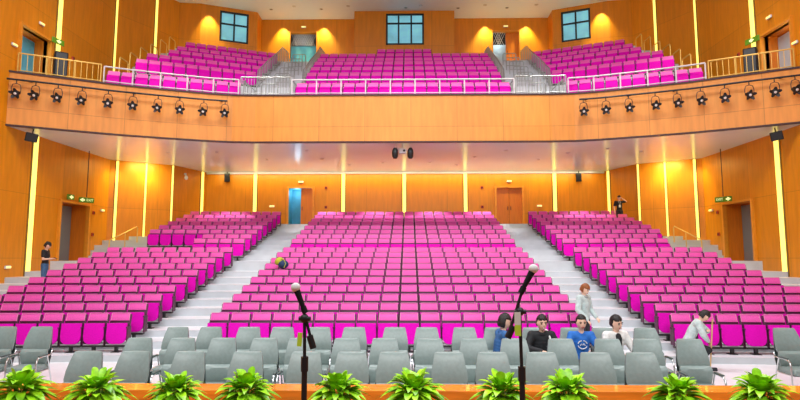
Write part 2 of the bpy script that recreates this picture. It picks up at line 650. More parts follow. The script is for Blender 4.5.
# back wall doors under the balcony
door((-6.16, 33.0, 4.34), 0, 1.46, 2.19, 1.2, None, 'leaf', room='blue')
light('POINT', 'lobby_lamp', (-6.5, 33.7, 6.3), (0, 0, 0), 14, (0.6, 0.85, 1.0), 0.15)
door((6.2, 33.0, 4.34), 0, 1.54, 2.19, 0.3, 'leaf', 'leaf', room='dark')
# gallery side doors
for sx in (-1, 1):
    rz = R(90) if sx < 0 else R(-90)
    e_ = door((sx * 15.3, 22.3, 9.5), rz, 1.84, 2.23, 0.72, None, None, room='leaf')
    g = MB()
    g.box((0, 0.66, 1.1), (1.8, 0.04, 2.18))
    g.build('door_leaf', M['blue'] if sx < 0 else M['lobby'], e_)
light('POINT', 'lobby_lamp', (-15.75, 21.8, 11.3), (0, 0, 0), 10, (0.6, 0.9, 1.0), 0.1)
light('POINT', 'lobby_lamp', (15.75, 21.8, 11.3), (0, 0, 0), 12, (0.95, 1.0, 1.0), 0.1)


# balcony niche doors with lattice heads
def lattice(e, x0, x1, z0, z1, y=0.06):
    g = MB()
    n = int((x1 - x0) / 0.14)
    hh = z1 - z0
    for k in range(-3, n + 4):
        for sg in (-1, 1):
            xa = x0 + k * 0.14
            xb = xa + sg * hh * 0.5
            pa, pb = (xa, z0), (xb, z1)
            lo, hi = sorted((xa, xb))
            if lo < x0 or hi > x1:
                continue
            g.bar((pa[0], y, pa[1]), (pb[0], y, pb[1]), 0.018, 5)
    g.build('door_lattice', M['white'], e)
    g = MB()
    g.box(((x0 + x1) / 2, y + 0.04, (z0 + z1) / 2), (x1 - x0, 0.03, hh))
    g.build('door_transom', M['winframe'], e)


e_ = door((-6.45, 34.5, 14.3), 0, 1.7, 2.42, 1.0, None, None, room='lobby')
lattice(e_, -0.83, 0.83, 1.62, 2.38)
g = MB()
g.box((0, 0.12, 0.8), (1.66, 0.03, 1.6))
g.build('door_glass', M['blue'], e_)
e_ = door((6.45, 34.5, 14.3), 0, 1.7, 2.42, 1.0, None, 'leaf', room='lobby')
lattice(e_, -0.83, 0.0, 1.62, 2.38)
light('POINT', 'lobby_lamp', (6.1, 35.1, 16.2), (0, 0, 0), 12, (0.75, 0.95, 1.0), 0.1)
light('POINT', 'lobby_lamp', (-6.45, 34.2, 16.2), (0, 0, 0), 4, (0.75, 0.95, 1.0), 0.1)

# ------------------------------------------------------------------ strip lights on the walls
def strip(x, y, z0, z1, rz, wd, label):
    e = empty('strip_light', (x, y, z0), rz, label, 'wall light', 'vertical strip lights on the walls')
    h = z1 - z0
    b = MB()
    b.box((0, -0.012, h / 2), (wd * 1.5, 0.024, h))
    b.build('housing', M['stripcase'], e)
    b = MB()
    b.box((0, -0.045, h / 2), (wd, 0.045, h - 0.02), bev=0.01, seg=1)
    b.build('diffuser', M['strip'], e)
    return e


def in_wall(a, b, s, sx):
    a, b = Vector((a[0] * sx, a[1])), Vector((b[0] * sx, b[1]))
    d = (b - a).normalized()
    p = a + d * s
    n = Vector((d.y, -d.x)) * sx       # outward
    return p, math.atan2(n.y, n.x) - R(90)


for k, x in enumerate((-8.88, -3.62, 0.0, 3.62, 8.88)):
    strip(x, 33.0, 4.35, 7.38, 0, 0.2, ['strip light on the back wall left of the doorway with the blue lobby',
          'strip light on the back wall right of the doorway with the blue lobby', 'strip light in the middle of the back wall under the balcony',
          'strip light on the back wall left of the closed double door', 'strip light on the back wall right of the closed double door'][k])
for sx, nm in ((-1, 'left'), (1, 'right')):
    p, rz = in_wall(LOW[2], LOW[3], 2.35, sx)
    strip(p.x, p.y, 4.3, 7.48, rz, 0.2, 'strip light in the %s corner beside the back wall under the balcony' % nm)
    p, rz = in_wall(LOW[1], LOW[2], 3.1, sx)
    strip(p.x, p.y, 3.6, 7.48, rz, 0.09, 'thin strip light at the inner edge of the yellow %s corner panel under the balcony' % nm)
    p, rz = in_wall(LOW[1], LOW[2], 1.75, sx)
    strip(p.x, p.y, 3.3, 7.48, rz, 0.09, 'strip light in the middle of the yellow %s corner panel under the balcony' % nm)
    p, rz = in_wall(LOW[1], LOW[2], 0.35, sx)
    strip(p.x, p.y, 2.8, 7.48, rz, 0.12, 'strip light at the outer edge of the yellow %s corner panel under the balcony' % nm)
    rz = R(90) if sx < 0 else R(-90)
    strip(sx * 15.3, 22.74, 1.55, 7.48, rz, 0.26, 'tall strip light on the %s wall below the gallery, nearer than the open door' % nm)
    strip(sx * 15.3, 23.75, 9.5, 16.6, rz, 0.26, 'tall strip light on the %s upper wall beside the gallery door' % nm)
    strip(sx * 15.3, 28.4, 11.9, 17.6, rz, 0.14, 'strip light on the %s upper wall beside the lower handrails' % nm)
    p, rz = in_wall(UPW[1], UPW[2], 2.3, sx)
    strip(p.x, p.y, 13.6, 17.6, rz, 0.14, 'strip light on the %s upper wall corner beside the upper handrails' % nm)

# wash lights over the corner panels, niches and the window walls
for sx in (-1, 1):
    for s_, pw in ((0.3, 130), (1.9, 190)):
        p, rz = in_wall(LOW[1], LOW[2], s_, sx)
        light('SPOT', 'wall_washer', (p.x - sx * 0.35, p.y - 0.5, 7.4), (p.x + sx * 0.1, p.y, 4.2), pw, (1, 0.86, 0.35), 0.05, spot=95, blend=1.0)
    for x in (7.75, 5.15):
        light('SPOT', 'niche_downlight', (sx * x, 34.1, 17.5), (sx * x, 34.45, 14.5), 800, (1, 0.9, 0.45), 0.05, spot=75, blend=0.8)
    light('SPOT', 'window_downlight', (sx * 11.6, 31.9, 17.5), (sx * 11.75, 32.3, 14.8), 900, (1, 0.88, 0.4), 0.05, spot=65, blend=0.8)
o = light('AREA', 'cove_light', (0, 32.45, 7.44), (0, 32.95, 5.2), 330, (1, 0.88, 0.5), 22.5, 0.12)
for sx in (-1, 1):
    p, rz = in_wall(LOW[1], LOW[2], 1.6, sx)
    light('AREA', 'cove_light', (p.x - sx * 0.45, p.y - 0.65, 7.44), (p.x, p.y - 0.05, 4.0), 90, (1, 0.85, 0.3), 1.2, 0.5)

# ------------------------------------------------------------------ theatre seats
def seat_meshes():
    d = {}
    tilt = Matrix.Translation((0, -0.20, 0.42)) @ Matrix.Rotation(R(-18), 4, 'X')
    b = MB()
    b.box((0, 0.01, 0.255), (0.532, 0.05, 0.575), bev=0.018, seg=2, mtx=tilt)  # widened dark shell stands in for shade between the headrests
    d['backrest'] = b.mesh('backrest', M['seat_shell_shade'], True)
    b = MB()
    b.prism([(-0.232, 0.365), (0.232, 0.365), (0.222, 0.565), (-0.222, 0.565)], 0.0, 0.08, bev=0.018,
            mtx=tilt @ Matrix.Translation((0, 0.04, 0)) @ Matrix.Rotation(R(90), 4, 'X'))
    d['headrest'] = b.mesh('headrest', M['pink_lit'], True)
    b = MB()
    for sx in (-1, 1):
        b.box((sx * 0.229, -0.044, 0.465), (0.012, 0.014, 0.195), (0, sx * R(-2.2), 0), mtx=tilt)
    b.box((0, -0.044, 0.563), (0.44, 0.014, 0.010), mtx=tilt)
    d['piping'] = b.mesh('piping', M['piping'])
    # tipped-up seat: rounded lower corners, bulging face
    def outline(s, n=5):
        pts = [(-0.25 * s, 0.52 * 1.0), (-0.255 * s, 0.2)]
        rr = 0.15
        for k in range(n + 1):
            a = math.pi + k * math.pi / 2 / n
            pts.append((-0.245 * s + rr + rr * math.cos(a), rr + rr * math.sin(a) * 1.0))
        pts += [(-x, y) for x, y in pts[::-1]]
        return pts
    lean = Matrix.Translation((0, -0.30, 0.21)) @ Matrix.Rotation(R(90 - 5), 4, 'X')
    b = MB()
    b.prism(outline(1.0), -0.005, 0.045, bev=0.014, seg=2, mtx=lean)
    d['seat'] = b.mesh('seat', M['magenta'], True)
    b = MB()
    b.prism([(x * 0.97, y + 0.012) for x, y in outline(1.0)], -0.075, -0.005, bev=0.02, seg=1, mtx=lean)  # cushion edge kept dark, in place of shade below the pads
    d['seat_cushion_shade'] = b.mesh('seat_cushion_shade', M['seat_shell_shade'], True)
    b = MB()
    b.prism([(-0.25, -0.02), (0.25, -0.02), (0.25, 0.02), (-0.25, 0.02)], 0.185, 0.208, mtx=Matrix.Translation((0, -0.29, 0)))
    d['seat_rim'] = b.mesh('seat_rim', M['rim'])
    b = MB()
    b.box((0, -0.27, 0.16), (0.52, 0.14, 0.05))
    b.box((0, -0.26, 0.07), (0.07, 0.09, 0.14))
    b.box((0, -0.26, 0.009), (0.20, 0.20, 0.018), bev=0.004, seg=1)
    d['pedestal'] = b.mesh('pedestal', M['black'])
    for sx, nm in ((-1, 'a'), (1, 'b')):
        b = MB()
        b.box((sx * 0.262, -0.19, 0.40), (0.022, 0.25, 0.42), bev=0.006, seg=1)
        b.box((sx * 0.258, -0.20, 0.625), (0.032, 0.29, 0.03), bev=0.008, seg=1)
        d['armrest' + nm] = b.mesh('armrest', M['seat_shell_shade'])
    return d


SM = seat_meshes()
proto = None


def new_seat(loc, rz, label):
    global proto
    if proto is None:
        e = empty('theatre_seat', loc, rz, label, 'seat', 'magenta theatre seats in the stalls')
        link('backrest', SM['backrest'], e)
        h = link('headrest', SM['headrest'], e)
        link('piping', SM['piping'], h)
        c_ = link('seat', SM['seat'], e)
        link('seat_cushion_shade', SM['seat_cushion_shade'], c_)
        link('seat_rim', SM['seat_rim'], e)
        link('pedestal', SM['pedestal'], e)
        link('armrest', SM['armresta'], e)
        link('armrest', SM['armrestb'], e)
        proto = e
        return e
    c = copy_tree(proto)
    c.location = loc
    c.rotation_euler = (0, 0, rz)
    tag(c, label, 'seat', 'magenta theatre seats in the stalls')
    return c


MASS = []          # (x, y, z, rz) of the many seats further back


def stall_rows():
    for r in range(18):
        y, z = ROW_Y[r], ROW_Z[r]
        rw = ('front row' if r == 0 else ORD[r] + ' row')
        for k in range(18):
            lab = None
            x = (k - 8.5) * 0.55
            if r < 9 and not (r == 8 and (k < 3 or k > 14)):
                aisle = 'left' if k < 9 else 'right'
                n = k if k < 9 else 17 - k
                lab = 'magenta folding theatre seat, %s, middle block, %s in from the %s aisle' % (rw, ORD[n], aisle)
                new_seat((x, y, z), 0, lab)
            else:
                MASS.append((x, y, z, 0))
        for sx in (-1, 1):
            for k in range(9):
                if r in (10, 11) and ((sx < 0 and k > 3) or (sx > 0 and k > 7)):
                    continue
                dx = 0.30 + k * 0.567
                x = sx * (6.97 + dx * math.cos(R(4)) - 0.02)
                yy = y - (abs(x) - 6.0) * SLOPE
                px = 409 + (x - 0.275) / yy * 560
                if r < 8 and -8 < px < 808:
                    new_seat((x, yy, z), sx * R(-4), 'magenta folding theatre seat, %s, %s block, %s from the aisle' % (rw, 'left' if sx < 0 else 'right', ORD[k]))
                else:
                    MASS.append((x, yy, z, sx * R(-4)))


stall_rows()
# balcony rows join the many seats
for i, (y, z) in enumerate(BAL):
    for k in range(18):
        if i == 6 and not 6 <= k <= 11:
            continue
        MASS.append(((k - 8.5) * 0.55, y, z, 0))
    if i == 6:
        continue
    n = 10 if i < 3 else 9
    for sx in (-1, 1):
        a = math.atan(BSL if i else 0.34)
        for k in range(n):
            dx = 0.33 + k * 0.56
            x = 7.45 + dx * math.cos(a)
            MASS.append((sx * x, y - (x - 7.2) * math.tan(a), z, -sx * a))


def mass_seats():
    vs, fs, mi = [], [], []
    mats = [M['magenta'], M['pink_lit'], M['piping'], M['rim'], M['black'], M['seat_shell_shade']]
    order = [('backrest', 5), ('seat_cushion_shade', 5), ('headrest', 1), ('piping', 2), ('seat', 0), ('seat_rim', 3), ('pedestal', 4), ('armresta', 5), ('armrestb', 5)]
    bv, bf, bm_ = [], [], []
    for nm, m in order:
        me = SM[nm]
        o = len(bv)
        bv += [v.co.copy() for v in me.vertices]
        bf += [tuple(i + o for i in p.vertices) for p in me.polygons]
        bm_ += [m] * len(me.polygons)
    for (x, y, z, rz) in MASS:
        mt = Matrix.Translation((x, y, z)) @ Matrix.Rotation(rz, 4, 'Z')
        o = len(vs)
        vs += [tuple(mt @ v) for v in bv]
        fs += [tuple(i + o for i in p) for p in bf]
        mi += bm_
    me = bpy.data.meshes.new('theatre_seats')
    me.from_pydata(vs, [], fs)
    for m in mats:
        me.materials.append(m)
    me.polygons.foreach_set('material_index', mi)
    me.polygons.foreach_set('use_smooth', [True] * len(fs))
    me.set_sharp_from_angle(angle=R(42))
    o = link('theatre_seats', me)
    tag(o, 'many magenta theatre seats of the rear stalls and of the balcony above', 'seats', kind='stuff')


mass_seats()


# ------------------------------------------------------------------ grey conference chairs on the flat floor
def chair_parts():
    d = {}
    # backrest: tapered shell, leaning back, wrapped round; front face toward -Y
    def shell(zs, hw, yb, th, curve):
        t = bmesh.new()
        n = 10
        grid = []
        for z, w_, y, th_ in zip(zs, hw, yb, th):
            row = []
            for k in range(n + 1):
                u = -1 + 2 * k / n
                row.append((w_ * u, y - curve * abs(u) ** 2.5, z, th_ * (1 - 0.65 * abs(u) ** 4)))
            grid.append(row)
        front = [[t.verts.new((x, y - h / 2, z)) for x, y, z, h in row] for row in grid]
        back = [[t.verts.new((x, y + h / 2, z)) for x, y, z, h in row] for row in grid]
        for i in range(len(grid) - 1):
            for k in range(n):
                t.faces.new((front[i][k], front[i][k + 1], front[i + 1][k + 1], front[i + 1][k]))
                t.faces.new((back[i][k], back[i + 1][k], back[i + 1][k + 1], back[i][k + 1]))
            t.faces.new((front[i][0], front[i + 1][0], back[i + 1][0], back[i][0]))
            t.faces.new((front[i][n], back[i][n], back[i + 1][n], front[i + 1][n]))
        for k in range(n):
            t.faces.new((front[0][k], back[0][k], back[0][k + 1], front[0][k + 1]))
            t.faces.new((front[-1][k], front[-1][k + 1], back[-1][k + 1], back[-1][k]))
        bmesh.ops.recalc_face_normals(t, faces=t.faces)
        return t
    b = MB()
    b._merge(shell([0.74, 0.80, 0.92, 1.05, 1.13, 1.165, 1.18], [0.252, 0.262, 0.256, 0.232, 0.214, 0.206, 0.196],
                   [0.215, 0.225, 0.262, 0.31, 0.345, 0.36, 0.366], [0.04, 0.085, 0.10, 0.095, 0.085, 0.06, 0.02], 0.05))
    d['backrest'] = b.mesh('backrest', M['leather'], True)
    b = MB()
    b._merge(shell([0.46, 0.50, 0.58, 0.66, 0.72, 0.765], [0.235, 0.245, 0.255, 0.262, 0.262, 0.25],
                   [0.18, 0.18, 0.172, 0.168, 0.172, 0.195], [0.06, 0.10, 0.14, 0.155, 0.13, 0.03], 0.06))
    d['lumbar_cushion'] = b.mesh('lumbar_cushion', M['leather'], True)
    b = MB()
    b.box((0, -0.04, 0.435), (0.52, 0.54, 0.11), bev=0.045, seg=3)
    d['seat'] = b.mesh('seat', M['leather'], True)
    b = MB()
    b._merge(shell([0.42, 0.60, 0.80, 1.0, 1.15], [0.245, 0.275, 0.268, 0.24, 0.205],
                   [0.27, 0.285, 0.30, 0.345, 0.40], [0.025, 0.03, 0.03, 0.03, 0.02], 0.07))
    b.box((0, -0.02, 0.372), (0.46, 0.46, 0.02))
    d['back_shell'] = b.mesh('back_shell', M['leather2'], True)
    for sx, nm in ((-1, 'a'), (1, 'b')):
        b = MB()
        x = sx * 0.288
        pts = [(x * 0.98, -0.26, 0.0), (x, -0.26, 0.25), (x, -0.255, 0.52), (x, -0.235, 0.60), (x, -0.19, 0.645), (x, -0.05, 0.66), (x, 0.10, 0.655), (x * 0.97, 0.20, 0.66), (x * 0.88, 0.265, 0.72)]
        b.tube(pts, 0.015, 8)
        b.bar((x, 0.08, 0.655), (x * 0.98, 0.30, 0.0), 0.014)
        b.bar((x, -0.255, 0.38), (x * 0.98, 0.18, 0.38), 0.011)
        d['arm_frame' + nm] = b.mesh('arm_frame', M['chrome'], True)
        b = MB()
        b.box((x, -0.055, 0.675), (0.045, 0.27, 0.028), bev=0.012, seg=2)
        d['armrest_pad' + nm] = b.mesh('armrest_pad', M['leather2'], True)
    return d


CP = chair_parts()
cproto = None


def conf_chair(x, y, rz, label):
    global cproto
    g = 'grey conference armchairs on the flat floor'
    if cproto is None:
        e = empty('conference_chair', (x, y, -0.15), rz, label, 'chair', g)
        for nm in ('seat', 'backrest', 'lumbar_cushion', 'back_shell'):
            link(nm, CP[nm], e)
        for s_ in 'ab':
            a = link('arm_frame', CP['arm_frame' + s_], e)
            link('armrest_pad', CP['armrest_pad' + s_], a)
        cproto = e
    else:
        e = copy_tree(cproto)
        e.location = (x, y, -0.15)
        e.rotation_euler = (0, 0, rz)
        tag(e, label, 'chair', g)
    return e


CH = {'A': (8.12, [88, 136, 192, 250, 309, 355, 397, 452, 495, 544, 597, 642], 'front'),
      'B': (9.52, [140, 184, 225, 267, 304, 350, 388, 433, 477, 517, 564, 610, 648, 691], 'middle'),
      'C': (11.05, [2, 39, 178, 212, 251, 285, 322, 357, 398, 430, 468, 499, 537, 575, 606, 648, 786], 'back')}
for key, (y, xs, nm) in CH.items():
    n = len(xs)
    for k, px in enumerate(xs):
        x = 0.275 + (px - 412.5) / 560 * (y + 0.33) * 0.973
        if key == 'C' and px < 100:
            lab = 'grey armchair standing apart, %s' % ('cut by the left edge of the picture' if k == 0 else 'second from the left edge, in front of the seats')
        elif key == 'C' and px > 700:
            lab = 'grey armchair standing apart near the right edge of the picture'
        else:
            q = k - 2 if key == 'C' else k
            lab = 'grey leather conference armchair, %s from the left in the %s row of armchairs' % (ORD[q], nm)
        conf_chair(x, y, random.uniform(-0.02, 0.02), lab)


# ------------------------------------------------------------------ potted plants along the stage edge
def leaf(mb, base, az, elev, L, W, droop):
    t = bmesh.new()
    n = 7
    prev = None
    for i in range(n + 1):
        u = i / n
        wv = W * (math.sin(math.pi * min(1, u * 0.93 + 0.07)) ** 0.8) * (1 - 0.25 * u)
        if i == n:
            wv = 0.001
        r_ = L * (u * math.cos(elev) + 0.0)
        h = L * (u * math.sin(elev) - droop * u * u)
        fold = 0.28 * wv
        c = (r_, 0, h)
        row = [t.verts.new((c[0], -wv, c[2] + fold)), t.verts.new(c), t.verts.new((c[0], wv, c[2] + fold))]
        if prev:
            for k in range(2):
                t.faces.new((prev[k], row[k], row[k + 1], prev[k + 1]))
        prev = row
    mb._merge(t, Matrix.Translation(base) @ Matrix.Rotation(az, 4, 'Z'))


def plant_meshes(seed):
    rnd = random.Random(seed)
    fo = MB()
    st = MB()
    for k in range(110):
        az = k * 2.39996 + rnd.uniform(-0.3, 0.3)
        lv = k / 110
        elev = R(-18 + 92 * lv ** 1.1) + rnd.uniform(-0.15, 0.15)
        L = rnd.uniform(0.18, 0.27) * (1.1 - 0.25 * lv)
        rad = rnd.uniform(0.02, 0.07) + 0.05 * (1 - lv)
        z = 0.18 + 0.12 * lv + rnd.uniform(-0.02, 0.03)
        base = (rad * math.cos(az), rad * math.sin(az), z)
        leaf(fo, base, az, elev, L, rnd.uniform(0.036, 0.054), rnd.uniform(0.25, 0.6))
        if k % 4 == 0:
            st.bar((0.25 * base[0], 0.25 * base[1], 0.14), base, 0.005, 5)
    po = MB()
    po.lathe([(0.0, 0.0), (0.085, 0.0), (0.115, 0.15), (0.125, 0.15), (0.125, 0.175), (0.108, 0.175), (0.105, 0.15), (0.0, 0.15)], 20)
    so = MB()
    so.lathe([(0, 0.153), (0.1, 0.153), (0.1, 0.148), (0, 0.148)], 16)
    return (fo.mesh('foliage', M['green'], True), st.mesh('stem', M['stem']), po.mesh('pot', M['pot'], True), so.mesh('soil', M['soil']))


PV = [plant_meshes(s_) for s_ in (1, 2, 3)]
PX = [-3.49, -2.74, -1.97, -1.29, -0.41, 0.31, 1.16, 1.78, 2.84, 3.61]
PS = [1.02, 1.0, 0.97, 1.0, 1.0, 1.05, 0.98, 1.0, 0.95, 1.0]
for k, x in enumerate(PX):
    lab = 'bright green leafy potted plant on the stage edge, %s from the left' % ORD[k]
    e = empty('potted_plant', (x, 5.52, 0.9), k * 1.1, lab, 'plant', 'leafy potted plants along the stage edge')
    e.scale = (PS[k],) * 3
    fo, st, po, so = PV[k % 3]
    p = link('pot', po, e)
    link('soil', so, p)
    link('foliage', fo, e)['kind'] = 'stuff'
    link('stem', st, e)


# ------------------------------------------------------------------ microphone stands
def mic_stand(base, mic, mic_tail, clutch, tail, ztube, label, tagpos, lime):
    e = empty('microphone_stand', base, 0, label, 'microphone stand', 'boom microphone stands on the stage')
    b = Vector(base)
    V = lambda p: Vector(p) - b
    p = MB()
    p.lathe([(0, 0), (0.13, 0), (0.13, 0.012), (0.05, 0.03), (0.02, 0.04), (0, 0.04)], 24)
    p.build('base', M['black'], e, True)
    p = MB()
    p.bar((0, 0, 0.03), (0, 0, ztube - b.z), 0.016, 12)
    p.bar((0, 0, ztube - b.z - 0.05), (0, 0, ztube - b.z + 0.03), 0.021, 12)
    p.build('lower_tube', M['black'], e, True)
    p = MB()
    p.bar((0, 0, ztube - b.z), V(clutch), 0.0095, 10)
    p.build('upper_tube', M['black'], e, True)
    p = MB()
    p.ball(V(clutch), (0.026, 0.026, 0.026))
    p.bar(V(clutch) + Vector((-0.03, 0, 0)), V(clutch) + Vector((0.035, -0.01, 0)), 0.013, 10)
    p.build('boom_clutch', M['black'], e, True)
    p = MB()
    p.bar(V(tail), V(mic_tail), 0.0085, 10)
    d = (V(tail) - V(clutch)).normalized()
    p.bar(V(tail) - d * 0.075, V(tail), 0.019, 12)
    bo = p.build('boom_arm', M['black'], e, True)
    mt = empty('microphone', mic, 0, 'microphone with pale round windscreen on the stand %s' % lime[1], 'microphone', 'microphones on the boom stands')
    q = Vector(mic)
    dd = (Vector(mic_tail) - q).normalized()
    p = MB()
    p.ball((0, 0, 0), (0.027, 0.027, 0.027), 18, 12)
    p.build('windscreen', M['foam'], mt, True)
    p = MB()
    p.bar(dd * 0.02, dd * 0.12, 0.019, 14, 0.013)
    p.bar(dd * 0.115, dd * 0.155, 0.017, 12)
    p.build('microphone_body', M['blackp'], mt, True)
    c = MB()
    c.bar(dd * 0.09 + Vector((0, 0.012, 0)), Vector(mic_tail) - q, 0.011, 10)
    c.build('microphone_clip', M['black'], mt)
    return e


mic_stand((-0.31, 3.2, 0.9), (-0.368, 3.2, 2.243), (-0.33, 3.2, 2.15), (-0.315, 3.2, 2.07), (-0.262, 3.2, 1.905), 1.83,
          'shorter black boom microphone stand, near the plant fifth from the left', None, (0, 'beside the lime tag'))
mic_stand((0.90, 3.2, 0.9), (0.978, 3.2, 2.348), (0.915, 3.2, 2.235), (0.895, 3.2, 2.11), (0.825, 3.2, 1.965), 1.78,
          'taller black boom microphone stand with a white and lime paper tag', None, (0, 'with the white paper tag'))
p = MB()
p.box((0, 0, 0), (0.026, 0.004, 0.075), (0, R(4), 0))
o = p.build('lime_tag', M['tagg'])
o.location = (-0.338, 3.19, 1.955)
tag(o, 'small lime green tag hanging beside the pole of the shorter microphone stand', 'tag')
p = MB()
p.box((0, 0, 0.03), (0.034, 0.003, 0.07))
p.box((0, 0, -0.035), (0.034, 0.0032, 0.06), mi=1)
o = p.build('paper_tag', [M['tagw'], M['tagg']])
o.location = (0.877, 3.17, 2.045)
tag(o, 'white and lime paper tag hung on the boom of the taller microphone stand', 'tag')


# ------------------------------------------------------------------ stage lanterns on the bar along the fascia
for sx, nm in ((-1, 'left'), (1, 'right')):
    p = MB()
    pts = [(sx * -x if sx < 0 else x, y, 9.28) for x, y in [(15.2, 20.72), (13.7, 21.45), (11.85, 22.42), (10.4, 23.02), (8.6, 23.70), (7.7, 23.95)]]
    pts = [(sx * abs(x), y, z) for x, y, z in pts]
    p.tube(pts, 0.04, 8)
    e = empty('lighting_bar', (pts[2][0], pts[2][1], 9.28), 0, 'long black lighting bar fixed along the %s half of the balcony front' % nm, 'lighting bar', 'lighting bars on the balcony front')
    o = p.build('bar_pipe', M['black'], e, True)
    o.location = -e.location
    for k in range(5):
        q = Vector(pts[0]).lerp(Vector(pts[-1]), 0.06 + k * 0.22)
        i = min(range(len(pts) - 1), key=lambda i: abs((pts[i][0] + pts[i + 1][0]) / 2 - q.x))
        t_ = (q.x - pts[i][0]) / (pts[i + 1][0] - pts[i][0])
        q = Vector(pts[i]).lerp(Vector(pts[i + 1]), t_)
        p = MB()
        p.bar(q, q + Vector((-sx * 0.12, 0.42, 0.05)), 0.02, 6)
        o = p.build('wall_bracket', M['black'], e)
        o.location = -e.location


def lantern_meshes():
    d = {}
    dirn = Matrix.Rotation(R(90 + 22), 4, 'X')   # local +Z becomes forward (-Y) and down
    b = MB()
    b.lathe([(0, -0.20), (0.07, -0.20), (0.10, -0.15), (0.12, -0.05), (0.125, 0.06), (0.10, 0.07), (0.0, 0.07)], 18, mtx=dirn)
    d['lamp_housing'] = b.mesh('lamp_housing', M['black'], True)
    b = MB()
    b.lathe([(0.05, 0.072), (0.05, 0.078), (0.03, 0.09), (0, 0.095)], 18, mtx=dirn)
    d['lens'] = b.mesh('lens', M['lens'], True)
    for k in range(5):
        b = MB()
        a = R(90 + 72 * k)
        m = dirn @ Matrix.Rotation(a, 4, 'Z') @ Matrix.Translation((0.115, 0, 0.07)) @ Matrix.Rotation(R(-28), 4, 'Y')
        b.prism([(0.0, -0.075), (0.11, -0.03), (0.11, 0.03), (0.0, 0.075)], 0, 0.006, mtx=m)
        d['barn_door%d' % k] = b.mesh('barn_door', M['black'])
    b = MB()
    b.tube([(0.15, 0.03, 0.0), (0.16, 0.03, 0.22), (0.12, 0.03, 0.36), (0, 0.03, 0.40), (-0.12, 0.03, 0.36), (-0.16, 0.03, 0.22), (-0.15, 0.03, 0.0)], 0.014, 6)
    b.bar((-0.15, 0.03, 0), (0.15, 0.03, 0), 0.015, 6)
    b.bar((0, 0.03, 0.38), (0, 0.03, 0.55), 0.02, 8)
    d['yoke'] = b.mesh('yoke', M['black'], True)
    return d


LM = lantern_meshes()
LX = [[8, 28, 51, 77, 103, 129, 154, 177, 201, 223], [796, 774.5, 750, 724.6, 701, 678, 656, 629.5, 606, 584]]
lproto = None
for sx, xs, nm in ((-1, LX[0], 'left'), (1, LX[1], 'right')):
    for k, px in enumerate(xs):
        # place along the bar: distance grows towards the middle of the hall
        barp = [(15.2, 20.72), (13.7, 21.45), (11.85, 22.42), (10.4, 23.02), (8.6, 23.70), (7.7, 23.95)]
        best = None
        for i in range(len(barp) - 1):
            for q in range(41):
                t_ = q / 40
                x = sx * (barp[i][0] * (1 - t_) + barp[i + 1][0] * t_)
                y = barp[i][1] * (1 - t_) + barp[i + 1][1] * t_
                e_ = abs(409 + (x - 0.275) / y * 560 * 0.985 - px)
                if best is None or e_ < best[0]:
                    best = (e_, x, y)
        x, y = best[1], best[2]
        lab = 'black stage lantern with flaps, %s from the %s end of the %s lighting bar' % (ORD[k], 'wall', nm)
        if lproto is None:
            e = empty('stage_lantern', (x, y - 0.03, 8.73), 0, lab, 'stage light', 'stage lanterns along the balcony front')
            for n_, me in LM.items():
                link(me.name.split('.')[0], me, e)
            lproto = e
        else:
            e = copy_tree(lproto)
            e.location = (x, y - 0.03, 8.73)
            tag(e, lab, 'stage light', 'stage lanterns along the balcony front')
        e.rotation_euler = (0, 0, sx * -0.25 + random.uniform(-0.25, 0.25))


# ------------------------------------------------------------------ loudspeakers, camera, soffit fittings, signs
def speaker(loc, rot, s, label):
    e = empty('loudspeaker', loc, 0, label, 'loudspeaker', 'black loudspeakers hung around the hall')
    e.rotation_euler = rot
    b = MB()
    b.box((0, 0, 0), s, bev=0.02)
    b.build('cabinet', M['blackp'], e)
    b = MB()
    b.box((0, -s[1] / 2 - 0.006, 0), (s[0] * 0.86, 0.012, s[2] * 0.9), bev=0.004, seg=1)
    b.build('grille', M['black'], e)
    b = MB()
    b.bar((0, 0, s[2] / 2 - 0.02), (0, 0.05, s[2] / 2 + 0.16), 0.025)
    b.box((0, s[1] / 2 + 0.03, 0.05), (0.06, 0.10, 0.08))
    b.build('bracket', M['black'], e)
    return e


speaker((-14.65, 21.55, 7.15), (R(12), R(8), R(35)), (0.42, 0.36, 0.34), 'black loudspeaker under the left end of the balcony beside a strip light')
speaker((14.65, 21.75, 7.15), (R(12), R(-8), R(-35)), (0.42, 0.36, 0.34), 'black loudspeaker under the right end of the balcony beside a strip light')
speaker((-10.52, 32.78, 7.15), (R(10), 0, R(12)), (0.30, 0.28, 0.5), 'small black loudspeaker high on the back wall, left of the blue lobby doorway')
speaker((10.26, 32.78, 7.12), (R(10), 0, R(-12)), (0.30, 0.28, 0.5), 'small black loudspeaker high on the back wall, right of the closed double door')
for x, nm in ((-0.345, 'left'), (0.345, 'right')):
    e = empty('pendant_speaker', (x, 24.85, 7.10), 0, '%s one of the two round black fittings under the middle of the balcony' % nm, 'loudspeaker', 'round fittings under the balcony')
    b = MB()
    b.lathe([(0, -0.27), (0.08, -0.25), (0.13, -0.16), (0.14, 0.0)], 18)
    b.build('bowl', M['black'], e, True)
    b = MB()
    b.lathe([(0.142, 0.0), (0.13, 0.13), (0.07, 0.24), (0, 0.26)], 18)
    b.build('cap', M['winframe'], e, True)
    b = MB()
    b.bar((0, 0, 0.24), (0, 0, 0.40), 0.02)
    b.build('hanger', M['white'], e)
e = empty('projector', (0.0, 24.95, 7.2), 0, 'white ceiling fitting between the two round black fittings', 'projector')
b = MB()
b.box((0, 0, 0), (0.32, 0.34, 0.22), bev=0.03)
b.build('casing', M['white'], e, True)
b = MB()
b.lathe([(0.05, 0.0), (0.05, 0.03), (0, 0.03)], 14, mtx=Matrix.Translation((0.06, -0.17, 0)) @ Matrix.Rotation(R(90), 4, 'X'))
b.build('lens', M['blackp'], e)
b = MB()
b.bar((0, 0, 0.1), (0, 0, 0.3), 0.03)
b.build('mount', M['white'], e)
